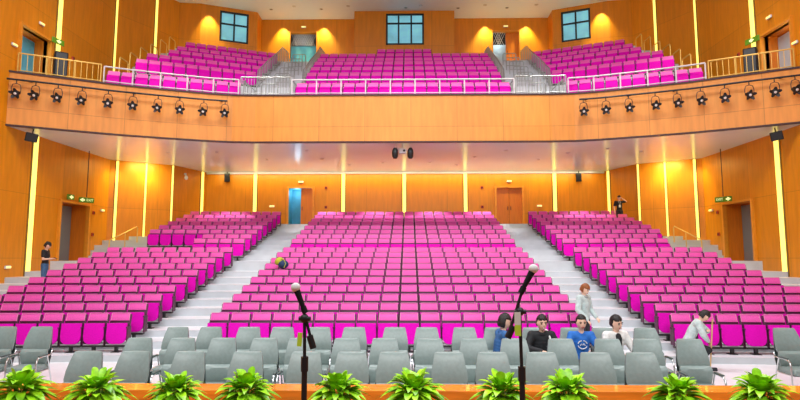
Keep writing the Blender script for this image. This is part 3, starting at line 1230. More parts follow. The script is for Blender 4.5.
p, rz = in_wall(LOW[2], LOW[3], 0.7, -1)
e = empty('security_camera', (-12.25, 30.95, 7.0), R(40), 'small white security camera on the wall near the left back corner', 'camera')
b = MB()
b.ball((0, -0.06, -0.12), (0.10, 0.10, 0.12))
b.build('camera_dome', M['white'], e, True)
b = MB()
b.box((0, 0.1, 0.1), (0.12, 0.12, 0.12), bev=0.02)
b.bar((0, 0.1, 0.1), (0, -0.06, 0.0), 0.04)
b.build('bracket', M['white'], e)
# small downlights in the soffit
dl = [(-9.0, 26.5), (-4.6, 26.2), (-4.2, 28.4), (-3.0, 30.4), (-1.1, 29.6), (1.4, 29.6), (2.9, 30.5), (3.6, 28.0), (4.9, 26.3), (8.0, 27.0), (9.6, 26.0), (-11.5, 26.8), (11.4, 26.6), (-7.1, 28.6), (7.0, 28.8)]
for k, (x, y) in enumerate(dl):
    e = empty('downlight', (x, y, 7.5), 0, 'small round downlight set in the white balcony soffit', 'downlight', 'downlights in the balcony soffit')
    b = MB()
    b.lathe([(0.10, 0), (0.10, -0.02), (0.075, -0.025), (0.07, 0.0)], 16)
    b.build('trim_ring', M['chrome'], e, True)
    b = MB()
    b.lathe([(0.07, -0.004), (0, -0.006)], 16)
    b.build('reflector', M['lens'] if k % 3 else M['winframe'], e)
for k, (x, y, pw) in enumerate([(-9.7, 29.8, 800), (-4.6, 30.4, 800), (-1.6, 30.2, 800), (1.6, 30.2, 800), (4.6, 30.4, 800), (9.7, 29.8, 800)]):
    light('SPOT', 'soffit_downlight', (x, y, 7.42), (x, y + 0.3, 3), pw, (1, 0.93, 0.9), 0.07, spot=68, blend=0.5)
# ceiling spots high above the balcony
for k, x in enumerate((-8.2, -6.7, -5.1, -3.4, 0.1, 1.0, 3.3, 4.9, 6.3, 8.0)):
    e = empty('downlight', (x, 32.6 if k % 2 else 33.0 if abs(x) > 3.2 else 32.9, Z_TOP), 0, 'small round downlight in the high hall ceiling above the balcony', 'downlight', 'downlights in the hall ceiling')
    b = MB()
    b.lathe([(0.12, 0), (0.12, -0.02), (0.09, -0.025), (0.08, 0.0)], 16)
    b.build('trim_ring', M['chrome'], e, True)
    b = MB()
    b.lathe([(0.08, -0.004), (0, -0.006)], 16)
    b.build('reflector', M['lens'] if k % 2 else M['winframe'], e)


def text_mesh(mb_name, s, size, m, parent, loc, rot):
    cu = bpy.data.curves.new(mb_name, 'FONT')
    cu.body = s
    cu.size = size
    cu.extrude = 0.003
    cu.align_x = 'CENTER'
    cu.align_y = 'CENTER'
    t = bpy.data.objects.new('tmp', cu)
    C.objects.link(t)
    me = bpy.data.meshes.new_from_object(t.evaluated_get(bpy.context.evaluated_depsgraph_get()))
    bpy.data.objects.remove(t)
    me.materials.append(m)
    o = link(mb_name, me, parent)
    o.location = loc
    o.rotation_euler = rot
    return o


def exit_sign(loc, rz, w, txt, arrow, label, rod=None):
    e = empty('exit_sign', loc, rz, label, 'exit sign', 'green exit signs')
    b = MB()
    b.box((0, 0, 0), (w, 0.06, 0.24), bev=0.01, seg=1)
    b.build('sign_box', M['exit'], e)
    if txt:
        text_mesh('lettering', txt, 0.16, M['exitw'], e, (w * 0.2 * (1 if arrow < 0 else -1), -0.034, 0), (R(90), 0, 0))
    b = MB()
    x = arrow * (w / 2 - 0.14) * (1 if txt else 0)
    b.prism([(x + arrow * 0.12, 0), (x - arrow * 0.04, 0.10), (x - arrow * 0.04, 0.04), (x - arrow * 0.12, 0.04), (x - arrow * 0.12, -0.04), (x - arrow * 0.04, -0.04), (x - arrow * 0.04, -0.10)],
            0, 0.006, mtx=Matrix.Translation((0, -0.031, 0)) @ Matrix.Rotation(R(90), 4, 'X'))
    b.build('arrow', M['exitw'], e)
    if rod:
        b = MB()
        b.bar((0, 0, 0.14), (0, 0, rod), 0.02, 6)
        b.build('rod', M['dark'], e)
    return e


exit_sign((-15.0, 26.15, 5.13), R(62), 0.72, 'EXIT', -1, 'green exit sign hung on a rod above the open door on the left wall', 2.38)
exit_sign((-15.15, 25.15, 5.17), R(80), 0.4, '', -1, 'small green arrow sign above the open door on the left wall')
exit_sign((14.9, 26.15, 5.12), R(-62), 0.8, 'EXIT', 1, 'green exit sign hung on a rod above the open door on the right wall', 2.39)
exit_sign((-15.05, 23.4, 11.82), R(75), 0.6, '', -1, 'small green sign beside the strip light on the left upper wall')
exit_sign((15.05, 23.5, 11.72), R(-75), 0.7, '', 1, 'small green sign beside the strip light on the right upper wall')


def emergency(loc, rz, label):
    e = empty('emergency_light', loc, rz, label, 'emergency light', 'small emergency lights on the walls')
    b = MB()
    b.box((0, 0, 0), (0.30, 0.08, 0.12), bev=0.02, seg=1)
    b.build('housing', M['white'], e)
    b = MB()
    b.box((0, -0.045, 0), (0.26, 0.02, 0.08), bev=0.008, seg=1)
    b.build('lamp_lens', M['lampon'], e)
    return e


emergency((-15.24, 22.55, 12.25), R(90), 'small lit emergency light above the gallery door on the left')
emergency((15.24, 22.6, 12.35), R(-90), 'small lit emergency light above the gallery door on the right')
emergency((-15.24, 21.05, 10.75), R(90), 'small lit emergency light before the gallery door on the left')
emergency((15.24, 21.2, 10.7), R(-90), 'small lit emergency light before the gallery door on the right')
emergency((-6.15, 32.94, 6.90), 0, 'small lit emergency light above the doorway with the blue lobby')
emergency((6.2, 32.94, 6.92), 0, 'small lit emergency light above the closed double door')
emergency((-6.45, 34.44, 17.12), 0, 'small lit emergency light above the balcony door with the full lattice head')
emergency((6.45, 34.44, 17.08), 0, 'small lit emergency light above the balcony door with the orange leaf')
emergency((-15.24, 28.0, 4.8), R(90), 'small lit emergency light past the open door on the left wall')
emergency((15.24, 27.9, 4.75), R(-90), 'small lit emergency light past the open door on the right wall')
emergency((-15.24, 21.55, 2.05), R(90), 'small lit lamp low on the left wall before the tall strip light')
emergency((-7.85, 32.94, 5.45), 0, 'small lit sign beside the doorway with the blue lobby')
emergency((7.95, 32.94, 5.45), 0, 'small lit sign beside the closed double door')


def wallbox(loc, rz, label):
    e = empty('call_point', loc, rz, label, 'call point', 'small red call points on the walls')
    b = MB()
    b.box((0, -0.03, 0), (0.16, 0.06, 0.16), bev=0.01, seg=1)
    b.build('casing', M['cred'], e)
    b = MB()
    b.box((0, -0.062, 0), (0.08, 0.008, 0.08))
    b.build('cover', M['dark'], e)


for sx, nm, y0 in ((-1, 'left', 27.3), (1, 'right', 27.4)):
    for z, hh in ((4.62, 'upper'), (3.55, 'lower')):
        wallbox((sx * 15.3, y0, z), R(90) if sx < 0 else R(-90), '%s of two small red boxes past the open door on the %s wall' % (hh, nm))
for x, nm in ((-4.65, 'blue lobby doorway'), (4.6, 'closed double door')):
    for z, hh in ((6.55, 'upper'), (5.4, 'lower')):
        wallbox((x, 33.0, z), 0, '%s of two small red boxes on the back wall beside the %s' % (hh, nm))
for sx, nm in ((-1, 'left'), (1, 'right')):
    wallbox((sx * 15.3, 24.9, 11.6), R(90) if sx < 0 else R(-90), 'small red box on the %s upper wall past the strip light' % nm)
    # black loudspeaker column on the gallery
    e = empty('speaker_column', (sx * 14.75, 23.2, 9.5), R(40) * -sx, 'tall black loudspeaker on the %s gallery behind the railing' % nm, 'loudspeaker', 'loudspeakers standing on the galleries')
    b = MB()
    b.box((0, 0, 1.15), (0.50, 0.45, 1.15), bev=0.05)
    b.build('cabinet', M['blackp'], e)
    b = MB()
    b.box((0, -0.235, 1.15), (0.42, 0.02, 1.02), bev=0.01, seg=1)
    b.build('grille', M['black'], e)
    b = MB()
    b.bar((0, 0, 0.02), (0, 0, 0.5), 0.05)
    b.box((0, 0, 0.02), (0.5, 0.45, 0.04))
    b.build('stand', M['black'], e)


# ------------------------------------------------------------------ railings
def railing(name, label, group, pts, h, rails, post_gap, m, r=0.025, balus=0.0, cat='railing'):
    """pts = foot points; rails = heights of horizontal rails"""
    P = [Vector(p) for p in pts]
    e = empty(name, P[0], 0, label, cat, group)
    O = P[0]
    for k, hh in enumerate(rails):
        b = MB()
        b.tube([p - O + Vector((0, 0, hh)) for p in P], r if k == 0 else r * 0.7, 8)
        b.build('top_rail' if k == 0 else 'lower_rail', m, e, True)
    L = [0]
    for a, c in zip(P, P[1:]):
        L.append(L[-1] + (c - a).length)

    def at(s_):
        for i in range(len(P) - 1):
            if s_ <= L[i + 1] + 1e-6:
                return P[i].lerp(P[i + 1], (s_ - L[i]) / (L[i + 1] - L[i]))
        return P[-1]
    n = max(1, round(L[-1] / post_gap))
    for k in range(n + 1):
        q = at(L[-1] * k / n) - O
        b = MB()
        b.bar(q, q + Vector((0, 0, rails[0])), r * 0.9, 8)
        b.build('post', m, e, True)
    if balus:
        b = MB()
        n = round(L[-1] / balus)
        for k in range(n):
            q = at(L[-1] * (k + 0.5) / n) - O
            b.bar(q + Vector((0, 0, rails[-1])), q + Vector((0, 0, rails[0])), 0.012, 5)
        b.build('balusters', m, e)
    return e


def fas_at(x):
    s_ = -1 if x < 0 else 1
    x = abs(x)
    for a, c in zip(FAS, FAS[1:]):
        if x <= c[0]:
            t_ = (x - a[0]) / (c[0] - a[0])
            return (s_ * x, a[1] + t_ * (c[1] - a[1]))
    return (s_ * FAS[-1][0], FAS[-1][1])


G = 'railings along the balcony front'
pp = lambda xs, dz=0.0: [(*[q + d for q, d in zip(fas_at(x), (0, 0.13))], 9.69 + dz) for x in xs]
railing('balcony_railing', 'white guard rail along the balcony front before the middle seats', G, pp([-5, -2.5, 0, 2.5, 5]), 0.7, [0.72, 0.10], 1.17, M['white'], 0.035)
for sx, nm in ((-1, 'left'), (1, 'right')):
    railing('balcony_railing', 'steel guard rail with close upright bars at the foot of the %s balcony aisle' % nm, G, pp([sx * x for x in (5.06, 6.0, 6.6, 7.3)]), 0.8, [0.85, 0.10], 1.1, M['steel'], 0.03, balus=0.13)
    railing('balcony_railing', 'white guard rail before the seats of the %s balcony block' % nm, G, pp([sx * x for x in (7.4, 8.0, 8.6, 9.5, 10.4, 11.1, 11.85, 12.5)]), 0.7, [0.72, 0.10], 1.17, M['white'], 0.035)
    railing('gallery_railing', 'brass coloured railing with slim bars on the %s side gallery' % nm, 'railings of the side galleries', pp([sx * x for x in (12.6, 13.2, 13.7, 14.5, 15.15)]), 0.8, [0.78, 0.08], 1.0, M['brass'], 0.03, balus=0.2)
    # wall handrails of the outer balcony stair: six loops
    for k, (ya, yb, z, zf) in enumerate([(25.65, 26.45, 11.95, 10.84), (26.6, 27.4, 12.55, 11.5), (27.6, 28.4, 13.2, 12.16), (28.7, 29.5, 13.8, 12.72), (29.8, 30.6, 14.5, 13.39), (30.9, 31.7, 15.1, 14.04)]):
        x = sx * 13.5
        e = empty('stair_handrail', (x, ya, zf), 0, 'brass coloured stair handrail, %s up the %s outer balcony stair' % (ORD[k], nm), 'handrail', 'handrails of the outer balcony stairs')
        b = MB()
        hh = z - zf
        b.tube([(0, 0, 0), (0, 0, hh - 0.08), (0, 0.08, hh), (0, yb - ya - 0.08, hh), (0, yb - ya, hh - 0.08), (0, yb - ya, 0)], 0.028, 8)
        b.build('rail_loop', M['brass'], e, True)
    # two railings beside each inner balcony aisle, with many uprights
    for q, xx in enumerate((5.02, 7.25)):
        pts = [(sx * xx, BAL[0][0] - 0.4, 9.5), (sx * xx, BAL[1][0] - 0.95, 9.5)]
        up = [(sx * (xx + (0.05 if q else 0.0)), y - 0.55, z) for y, z in BAL[1:]]
        e = railing('aisle_railing', 'steel stair railing with uprights on the %s of the %s balcony aisle' % ('outer side' if q else 'inner side', nm), 'steel railings of the balcony aisles', [(sx * xx, BAL[0][0] - 0.55, 9.5), (sx * xx, BAL[1][0] - 1.0, 9.6)] + up + [(up[-1][0], 34.0, 14.3)], 0.9, [0.95, 0.12], 0.62, M['steel'], 0.026, balus=0.21)
    for q in range(6):
        y, z = BAL[q]
        e = empty('stair_handrail', (sx * 6.15, y - 0.2, z), 0, 'steel hoop handrail, %s up the middle of the %s balcony aisle' % (ORD[q], nm), 'handrail', 'steel hoops in the balcony aisles')
        b = MB()
        b.tube([(-0.38, 0, 0), (-0.38, 0, 0.82), (-0.32, 0, 0.9), (0.32, 0, 0.9), (0.38, 0, 0.82), (0.38, 0, 0)], 0.024, 8)
        b.bar((-0.38, 0, 0.45), (0.38, 0, 0.45), 0.018)
        for xx in (-0.19, 0, 0.19):
            b.bar((xx, 0, 0.0), (xx, 0, 0.9), 0.014, 6)
        b.build('rail_loop', M['steel'], e, True)
    # handrails beside the cross aisle steps at the foot of the rear stalls
    e = empty('stair_handrail', (sx * 13.4, 25.4, 2.28), 0, 'steel handrail by the steps at the %s end of the cross aisle' % nm, 'handrail', 'handrails at the ends of the cross aisle')
    b = MB()
    b.tube([(0, 0, 0.0), (0, 0.0, 0.85), (0, 0.06, 0.95), (0, 2.5, 1.68), (0, 2.6, 1.62), (0, 2.6, 0.9)], 0.03, 8)
    b.build('rail_loop', M['brass'] if sx < 0 else M['brass'], e, True)
    b = MB()
    b.bar((0, 1.4, 0.3), (0, 1.4, 1.34), 0.022)
    b.build('post', M['brass'], e, True)

# ------------------------------------------------------------------ small things on the seats and steps
e = empty('backpack', (-4.30, 20.05, 2.16), R(15), 'yellow and dark blue backpack lying on the seats near the left aisle', 'backpack')
b = MB()
b.ball((0.08, -0.05, 0.02), (0.19, 0.13, 0.16))
b.build('bag_body', M['cnavy'], e, True)
b = MB()
b.ball((-0.06, 0.0, 0.13), (0.17, 0.12, 0.14), rot=(0, R(-30), 0))
b.build('bag_flap', M['cyellow'], e, True)
b = MB()
b.tube([(0.0, -0.1, 0.22), (0.1, -0.14, 0.18), (0.16, -0.16, 0.05), (0.1, -0.16, -0.1)], 0.014)
b.build('strap', M['cyellow'], e, True)
e = empty('carton', (-5.2, 20.35, 1.24), R(10), 'small white and red carton on the left aisle steps', 'carton')
b = MB()
b.box((0, 0, 0.08), (0.2, 0.14, 0.16), bev=0.005, seg=1)
b.build('carton_body', M['white'], e)
b = MB()
b.box((0.0, -0.072, 0.08), (0.16, 0.004, 0.06))
b.build('carton_label', M['cred'], e)

# ------------------------------------------------------------------ people
def fuse(mb, name, m, voxel=0.011, smooth=6):
    me = mb.mesh('tmp', m)
    o = bpy.data.objects.new('tmp', me)
    C.objects.link(o)
    r = o.modifiers.new('r', 'REMESH')
    r.mode = 'VOXEL'
    r.voxel_size = voxel
    r.use_smooth_shade = True
    q = o.modifiers.new('s', 'SMOOTH')
    q.iterations = smooth
    q.factor = 0.5
    out = bpy.data.meshes.new_from_object(o.evaluated_get(bpy.context.evaluated_depsgraph_get()))
    out.name = name
    bpy.data.objects.remove(o)
    bpy.data.meshes.remove(me)
    if not out.materials:
        out.materials.append(m)
    return out


def limb(mb, a, ra, b, rb):
    mb.bar(a, b, ra, 14, rb)
    mb.ball(a, (ra,) * 3, 12, 8)
    mb.ball(b, (rb,) * 3, 12, 8)


def head_shape(t_scale=1.0, hair=None, seed=0):
    t = bmesh.new()
    bmesh.ops.create_uvsphere(t, u_segments=32, v_segments=24, radius=1)
    rnd = random.Random(seed)
    for v in t.verts:
        x, y, z = v.co
        if hair is None:
            w_ = 1 - 0.34 * max(0, -z) ** 1.3
            yy = y
            if z < 0 and y < 0:
                yy = y * (1 - 0.10 * -z)
            nx, ny, nz = x * 0.077 * w_, yy * 0.096, z * 0.122
            if y < 0:
                g = math.exp(-((x / 0.16) ** 2) - (((z + 0.12) / 0.20) ** 2))
                ny -= 0.020 * g                                    # nose
                for ex in (-0.38, 0.38):                            # eye sockets
                    ny += 0.008 * math.exp(-(((x - ex) / 0.18) ** 2) - (((z - 0.05) / 0.13) ** 2))
                ny -= 0.006 * math.exp(-((x / 0.35) ** 2) - (((z + 0.80) / 0.16) ** 2))   # chin
                ny -= 0.004 * math.exp(-((x / 0.28) ** 2) - (((z + 0.47) / 0.10) ** 2))   # lips
            e = math.exp(-(((y - 0.08) / 0.16) ** 2) - (((z + 0.02) / 0.24) ** 2)) * (abs(x) > 0.8)
            nx += 0.016 * e * (1 if x > 0 else -1)                 # ears
            v.co = (nx, ny, nz)
        else:
            low, front = hair
            keep = z > front - 0.05 * math.sin(9 * x) or (y > -0.12 and z > low)
            n_ = rnd.uniform(-0.03, 0.05)
            k = 1.17 + n_ if keep else 0.90
            if keep and z > 0.3:
                k += 0.05
            v.co = (x * 0.077 * k, y * 0.096 * k + 0.004, z * 0.122 * (k - 0.02))
    return t


def person(name_label, loc, rz, J, cl, hair, voxel=0.011, group=None, bun=False, feature=True):
    e = empty('person', loc, rz, name_label, 'person', group)
    P = {k: Vector(v) for k, v in J.items() if k not in ('hrot', 'hs', 'smile')}
    hr = Euler(J.get('hrot', (0, 0, 0))).to_matrix().to_4x4()
    H = Matrix.Translation(P['hed']) @ hr
    # one continuous body
    b = MB()
    up = lambda i: P['pel'].lerp(P['wai'], i) if i <= 1 else P['wai'].lerp(P['che'], i - 1)

    def torso(mb, d):
        for i in range(9):
            t_ = i / 8
            c = P['pel'].lerp(P['wai'], t_ / 0.4) if t_ < 0.4 else P['wai'].lerp(P['che'], (t_ - 0.4) / 0.6)
            rx = (0.155, 0.145, 0.135, 0.13, 0.132, 0.142, 0.15, 0.155, 0.15)[i]
            ry = (0.105, 0.10, 0.095, 0.092, 0.095, 0.10, 0.105, 0.105, 0.09)[i]
            ax = (P['sR'] - P['sL'])
            a_ = math.atan2(ax.y, ax.x)
            mb.ball(c, (rx + d, ry + d, 0.085), 16, 8, rot=(0, 0, a_))
        for s_ in 'LR':
            limb(mb, P['che'], 0.085 + d, P['s' + s_], 0.058 + d)
            limb(mb, P['nec'].lerp(P['che'], 0.45), 0.05 + d, P['s' + s_], 0.05 + d)

    torso(b, 0)
    limb(b, P['che'], 0.07, P['nec'], 0.052)
    limb(b, P['nec'], 0.052, H @ Vector((0, 0.012, -0.06)), 0.05)
    b._merge(head_shape(), H @ Matrix.Scale(J.get('hs', 1.0), 4))
    for s_ in 'LR':
        limb(b, P['s' + s_], 0.052, P['e' + s_], 0.040)
        limb(b, P['e' + s_], 0.040, P['w' + s_], 0.026)
        limb(b, P['pel'], 0.10, P['h' + s_], 0.085)
        limb(b, P['h' + s_], 0.085, P['k' + s_], 0.055)
        limb(b, P['k' + s_], 0.052, P['a' + s_], 0.034)
        limb(b, P['a' + s_], 0.036, P['t' + s_], 0.030)
        # hand: palm, four bent fingers of unequal length and a thumb from the side of the palm
        d = (P['w' + s_] - P['e' + s_]).normalized()
        side = d.cross(Vector((0, 0, 1)))
        if side.length < 0.2:
            side = Vector((1, 0, 0))
        side.normalize()
        nrm = side.cross(d).normalized() * -1       # fingers curl this way (down)
        w0 = P['w' + s_]
        pc = w0 + d * 0.05
        q = d.to_track_quat('Z', 'Y').to_euler()
        b.ball(pc, (0.038, 0.022, 0.052), 12, 8, rot=tuple(q))
        for k in range(4):
            f0 = w0 + d * 0.075 + side * (-0.027 + 0.018 * k)
            Lf = (0.062, 0.072, 0.068, 0.052)[k]
            f1 = f0 + (d * 0.85 + nrm * 0.45).normalized() * Lf * 0.55
            f2 = f1 + (d * 0.45 + nrm * 0.9).normalized() * Lf * 0.5
            b.tube([w0 + d * 0.05 + side * (-0.02 + 0.013 * k), f0, f1, f2], [0.011, 0.0105, 0.0095, 0.008], 8)
        th = side * (-1 if s_ == 'R' else 1)
        b.tube([w0 + d * 0.025 + th * 0.02, w0 + d * 0.055 + th * 0.05, w0 + d * 0.085 + th * 0.055 + nrm * 0.015], [0.014, 0.012, 0.009], 8)
    link('body', fuse(b, 'body', M['skin'], voxel), e)
    # hair
    h = MB()
    h._merge(head_shape(hair=hair[1:3], seed=len(name_label)), H @ Matrix.Scale(J.get('hs', 1.0), 4))
    if bun:
        h.ball(H @ Vector((0, 0.07, 0.11)), (0.05, 0.05, 0.045), 12, 8)
    link('hair', h.mesh('hair', M[hair[0]], True), e)
    # face
    HS = H @ Matrix.Scale(J.get('hs', 1.0), 4)
    if feature:
        f_ = MB()
        for ex in (-0.030, 0.030):
            f_.ball((ex, -0.082, 0.008), (0.015, 0.010, 0.009), 10, 6, mtx=HS)
        f_.build('eye', M['eye'], e, True)
        f_ = MB()
        for ex in (-0.031, 0.031):
            f_.box((ex, -0.087, 0.030), (0.036, 0.012, 0.010), (0, 0, 0), mtx=HS)
        f_.build('eyebrow', M['hairb'], e)
        f_ = MB()
        f_.ball((0, -0.088, -0.058), (0.030, 0.012, 0.012), 12, 6, mtx=HS)
        f_.build('mouth', M['lip'], e, True)
        if J.get('smile'):
            f_ = MB()
            f_.ball((0, -0.095, -0.056), (0.022, 0.008, 0.006), 10, 6, mtx=HS)
            f_.build('teeth', M['teeth'], e, True)
    # clothes
    for item, m, kind in cl:
        c = MB()
        if kind in ('jacket', 'shirt'):
            d = 0.030 if kind == 'jacket' else 0.016
            torso(c, d)
            for s_ in 'LR':
                if kind == 'jacket':
                    limb(c, P['s' + s_], 0.052 + d, P['e' + s_], 0.042 + d)
                    limb(c, P['e' + s_], 0.042 + d, P['w' + s_].lerp(P['e' + s_], 0.08), 0.028 + d * 0.7)
                else:
                    limb(c, P['s' + s_], 0.054 + d, P['s' + s_].lerp(P['e' + s_], 0.62), 0.052 + d)
            if kind == 'jacket':
                n0 = P['nec'].lerp(P['che'], 0.35)
                c.tube([n0 + Vector((0.078 * math.cos(a), 0.07 * math.sin(a), 0.012 * math.sin(a) + 0.02)) for a in [i * math.pi / 8 for i in range(16)]], 0.022, 8, closed=True)
            o = link(item, fuse(c, item, M[m], 0.012, 5), e)
        elif kind == 'trousers':
            torso_c = P['pel']
            c.ball(torso_c, (0.175, 0.125, 0.10), 16, 8)
            for s_ in 'LR':
                limb(c, P['pel'], 0.11, P['h' + s_], 0.10)
                limb(c, P['h' + s_], 0.10, P['k' + s_], 0.075)
                limb(c, P['k' + s_], 0.073, P['a' + s_], 0.055)
            o = link(item, fuse(c, item, M[m], 0.014, 4), e)
        elif kind == 'shoes':
            for s_ in 'LR':
                c = MB()
                limb(c, P['a' + s_] + Vector((0, 0.03, -0.05)), 0.045, P['t' + s_], 0.042)
                link('shoe', fuse(c, 'shoe', M[m], 0.012, 4), e)
            continue
        elif kind == 'hood':
            n0 = P['nec'].lerp(P['che'], 0.2)
            c.tube([n0 + Vector((0.088 * math.cos(a), 0.085 * math.sin(a) + 0.01, 0.028 * math.sin(a) + 0.02)) for a in [i * math.pi / 8 for i in range(16)]], 0.034, 8, closed=True)
            o = link(item, c.mesh(item, M[m], True), e)
        elif kind == 'front':        # inner shirt showing in an open jacket
            dd = Vector((0, -1, 0))
            top, bot = P['nec'].lerp(P['che'], 0.55), P['wai']
            for i in range(9):
                q_ = top.lerp(bot, i / 8)
                c.ball(q_ + Vector((0, -0.118 if i else -0.09, 0)), (0.052 + 0.03 * i / 8, 0.064, 0.06), 12, 8)
            o = link(item, fuse(c, item, M[m], 0.011, 4), e)
    return e, P, H


def seated(lean=0.0, tilt=0.0, head=(0, 0, 0), hands=((-0.05, -0.42, 0.86), (0.05, -0.43, 0.88)), hs=1.06, elbow=0.27, smile=False):
    J = dict(pel=(0, 0.02, 0.57), wai=(tilt * 0.3, -0.02 - lean * 0.3, 0.76), che=(tilt * 0.8, -0.06 - lean * 0.8, 1.02), nec=(tilt, -0.09 - lean, 1.18),
             hed=(tilt * 1.25, -0.12 - lean * 1.15, 1.325), hrot=head, hs=hs, smile=smile)
    for s_, g in (('L', -1), ('R', 1)):
        hx = hands[0] if s_ == 'L' else hands[1]
        J['s' + s_] = (tilt * 0.9 + g * 0.185, -0.07 - lean * 0.9, 1.10)
        J['e' + s_] = (tilt * 0.7 + g * elbow, -0.18 - lean * 0.7, 0.86)
        J['w' + s_] = hx
        J['h' + s_] = (g * 0.09, -0.02, 0.56)
        J['k' + s_] = (g * 0.12, -0.42, 0.54)
        J['a' + s_] = (g * 0.12, -0.40, 0.10)
        J['t' + s_] = (g * 0.12, -0.54, 0.045)
    return J


def standing(head=(0, 0, 0), hL=(-0.24, -0.05, 0.82), hR=(0.24, -0.05, 0.82), eL=(-0.25, 0.03, 1.12), eR=(0.25, 0.03, 1.12), hs=1.05, bend=0.0):
    J = dict(pel=(0, 0, 0.92), wai=(0, -0.01, 1.08), che=(0, -0.01, 1.32), nec=(0, -0.02, 1.47), hed=(0, -0.05, 1.615), hrot=head, hs=hs)
    for s_, g in (('L', -1), ('R', 1)):
        J['s' + s_] = (g * 0.185, 0, 1.41)
        J['e' + s_] = eL if g < 0 else eR
        J['w' + s_] = hL if g < 0 else hR
        J['h' + s_] = (g * 0.09, 0, 0.90)
        J['k' + s_] = (g * 0.10, -0.01, 0.49)
        J['a' + s_] = (g * 0.10, 0.02, 0.10)
        J['t' + s_] = (g * 0.10, -0.13, 0.045)
    return J


SG = 'people sitting among the grey armchairs'
YS = 11.02
# dark jacket, turned away to the side
person('person with dark hair in a blue and black jacket sitting turned sideways', (1.98, YS, -0.15), R(98),
       seated(0.02, 0, (R(12), 0, R(-8)), ((-0.14, -0.36, 0.72), (0.14, -0.36, 0.74)), 1.2),
       [('jacket', 'denim', 'jacket'), ('trousers', 'cblack', 'trousers'), ('shoes', 'cdark', 'shoes')], ('hairb', -0.62, 0.42), group=SG)
# black jacket, hands together
e, P, H = person('smiling person in a black jacket with a white strap, hands folded in front', (2.79, YS, -0.15), 0,
                 seated(0.06, 0.0, (R(4), 0, R(4)), ((-0.07, -0.48, 0.85), (0.13, -0.47, 0.83)), 1.2, 0.30, True),
                 [('jacket', 'cblack', 'jacket'), ('trousers', 'cblack', 'trousers'), ('shoes', 'cdark', 'shoes')], ('hairb', -0.30, 0.46), group=SG)
b = MB()
b.tube([(0.11, 0.0, 1.185), (0.125, -0.14, 1.16), (0.135, -0.225, 1.06), (0.145, -0.235, 0.95), (0.165, -0.20, 0.80)], 0.019, 8)
b.build('white_strap', M['cwhite'], e, True)
# blue T-shirt with a white print
e, P, H = person('person in a bright blue T-shirt with a white print', (3.56, YS, -0.15), R(-4),
                 seated(0.0, 0.0, (R(4), 0, R(3)), ((-0.20, -0.30, 0.70), (0.20, -0.30, 0.70)), 1.14),
                 [('shirt', 'cblue', 'shirt'), ('trousers', 'cdark', 'trousers'), ('shoes', 'cdark', 'shoes')], ('hairb', -0.25, 0.55), group=SG)
b = MB()
for a0, a1 in ((15, 80), (100, 165), (195, 345)):
    b.tube([(0.085 * math.cos(R(a)), -0.187 + 0.012 * abs(math.cos(R(a))), 0.93 + 0.075 * math.sin(R(a))) for a in range(a0, a1 + 1, 13)], 0.009, 6)
b.tube([(-0.045, -0.190, 0.915), (-0.02, -0.192, 0.95), (0.0, -0.193, 0.92), (0.02, -0.192, 0.95), (0.045, -0.190, 0.915)], 0.009, 6)
b.build('shirt_print', M['cwhite'], e)
# white jacket
person('laughing person in an open white jacket over a black top', (4.19, YS, -0.15), R(14),
       seated(0.04, -0.03, (R(10), R(-8), R(14)), ((-0.12, -0.40, 0.80), (0.24, -0.38, 0.72)), 1.18, 0.29, True),
       [('jacket', 'cwhite', 'jacket'), ('top', 'cblack', 'front'), ('trousers', 'cdark', 'trousers'), ('shoes', 'cdark', 'shoes')], ('hairb', -0.30, 0.46), group=SG)
# auburn hair, grey hooded top, in the right aisle
person('person with auburn hair in a pale grey hooded top standing in the right aisle', (4.63, 14.25, 0.01), R(42),
       standing((R(22), 0, R(10)), (-0.20, -0.22, 0.88), (0.16, -0.26, 0.92), (-0.26, 0.0, 1.12), (0.27, -0.02, 1.12), 1.08),
       [('hooded_top', 'cmint', 'jacket'), ('hood', 'cgrey', 'hood'), ('trousers', 'cdark', 'trousers'), ('shoes', 'cdark', 'shoes')], ('hairr', -0.45, 0.30))
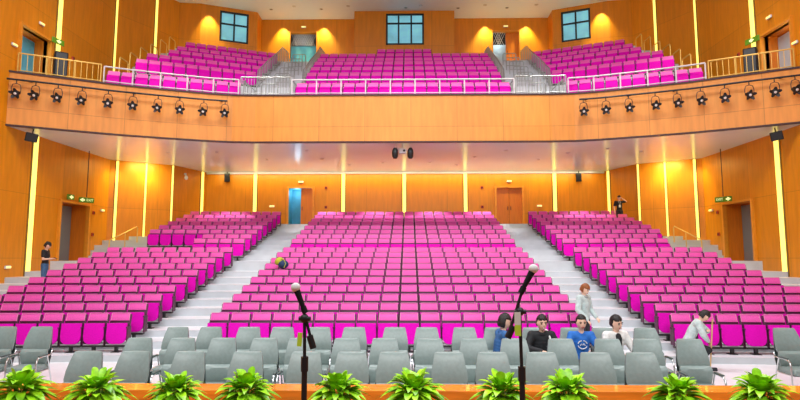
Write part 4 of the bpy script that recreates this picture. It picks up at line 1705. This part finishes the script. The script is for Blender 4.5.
# stooping sweeper
J = standing((R(38), 0, 0), (-0.12, -0.44, 0.62), (0.06, -0.42, 0.98), (-0.24, -0.34, 0.86), (0.22, -0.46, 0.98), 1.05)
J.update(pel=(0, 0.12, 0.62), wai=(0, 0.05, 0.77), che=(0, -0.07, 1.00), nec=(0, -0.16, 1.12), hed=(0, -0.25, 1.225),
         sL=(-0.185, -0.11, 1.06), sR=(0.185, -0.11, 1.06), hL=(-0.10, 0.10, 0.60), hR=(0.10, 0.10, 0.60), kL=(-0.14, -0.30, 0.48), kR=(0.14, -0.26, 0.46),
         eL=(-0.26, -0.20, 0.82), eR=(0.25, -0.30, 0.86), wL=(-0.05, -0.30, 0.66), wR=(0.02, -0.30, 0.90))
person('person in a pale grey jacket bending over a wooden pole before the front row', (6.86, 13.35, -0.15), R(66), J,
       [('jacket', 'cmint', 'jacket'), ('trousers', 'cblack', 'trousers'), ('shoes', 'cdark', 'shoes')], ('hairb', -0.45, 0.28))
e = empty('broom', (7.13, 13.17, -0.15), 0, 'wooden pole held by the bending person before the front row', 'broom')
b = MB()
b.bar((-0.01, 0.0, 0.05), (0.10, 0.0, 1.16), 0.016, 10)
b.build('broom_handle', M['wood'], e, True)
b = MB()
b.box((-0.01, 0, 0.04), (0.30, 0.07, 0.08), bev=0.02)
b.build('broom_head', M['cdark'], e)
# standing with a phone by the left wall
J = standing((R(28), 0, 0), (-0.06, -0.25, 1.14), (0.06, -0.25, 1.14), (-0.25, -0.02, 1.12), (0.25, -0.02, 1.12), 1.1)
e, P, H = person('person in a black T-shirt and jeans looking at a phone by the left wall', (-13.27, 20.75, 1.24), R(102), J,
                 [('shirt', 'cblack', 'shirt'), ('jeans', 'jeans', 'trousers'), ('shoes', 'cdark', 'shoes')], ('hairb', -0.50, 0.36), bun=True)
p = MB()
p.box((0, 0, 0), (0.075, 0.15, 0.009), (R(25), 0, 0), bev=0.003, seg=1)
o = p.build('phone', M['blackp'])
o.location = (-12.92, 20.82, 2.40)
o.rotation_euler = (0, 0, R(102))
tag(o, 'small dark phone in the hands of the person by the left wall', 'phone')
# far back, arm raised
J = standing((0, 0, R(-10)), (-0.26, -0.08, 0.86), (0.12, -0.12, 1.60), (-0.27, 0.0, 1.12), (0.36, -0.06, 1.42), 1.04)
e, P, H = person('person in black with a white badge, one arm raised, behind the last seats', (11.75, 30.62, 4.04), R(-8), J,
                 [('shirt', 'cblack', 'shirt'), ('trousers', 'cdark', 'trousers'), ('shoes', 'cdark', 'shoes')], ('hairb', -0.35, 0.34))
b = MB()
b.box((0.0, -0.145, 1.17), (0.10, 0.012, 0.14), bev=0.003, seg=1)
b.tube([(-0.06, -0.06, 1.44), (-0.03, -0.14, 1.34), (0, -0.15, 1.22), (0.03, -0.14, 1.34), (0.06, -0.06, 1.44)], 0.006, 6)
b.build('badge', M['cwhite'], e)
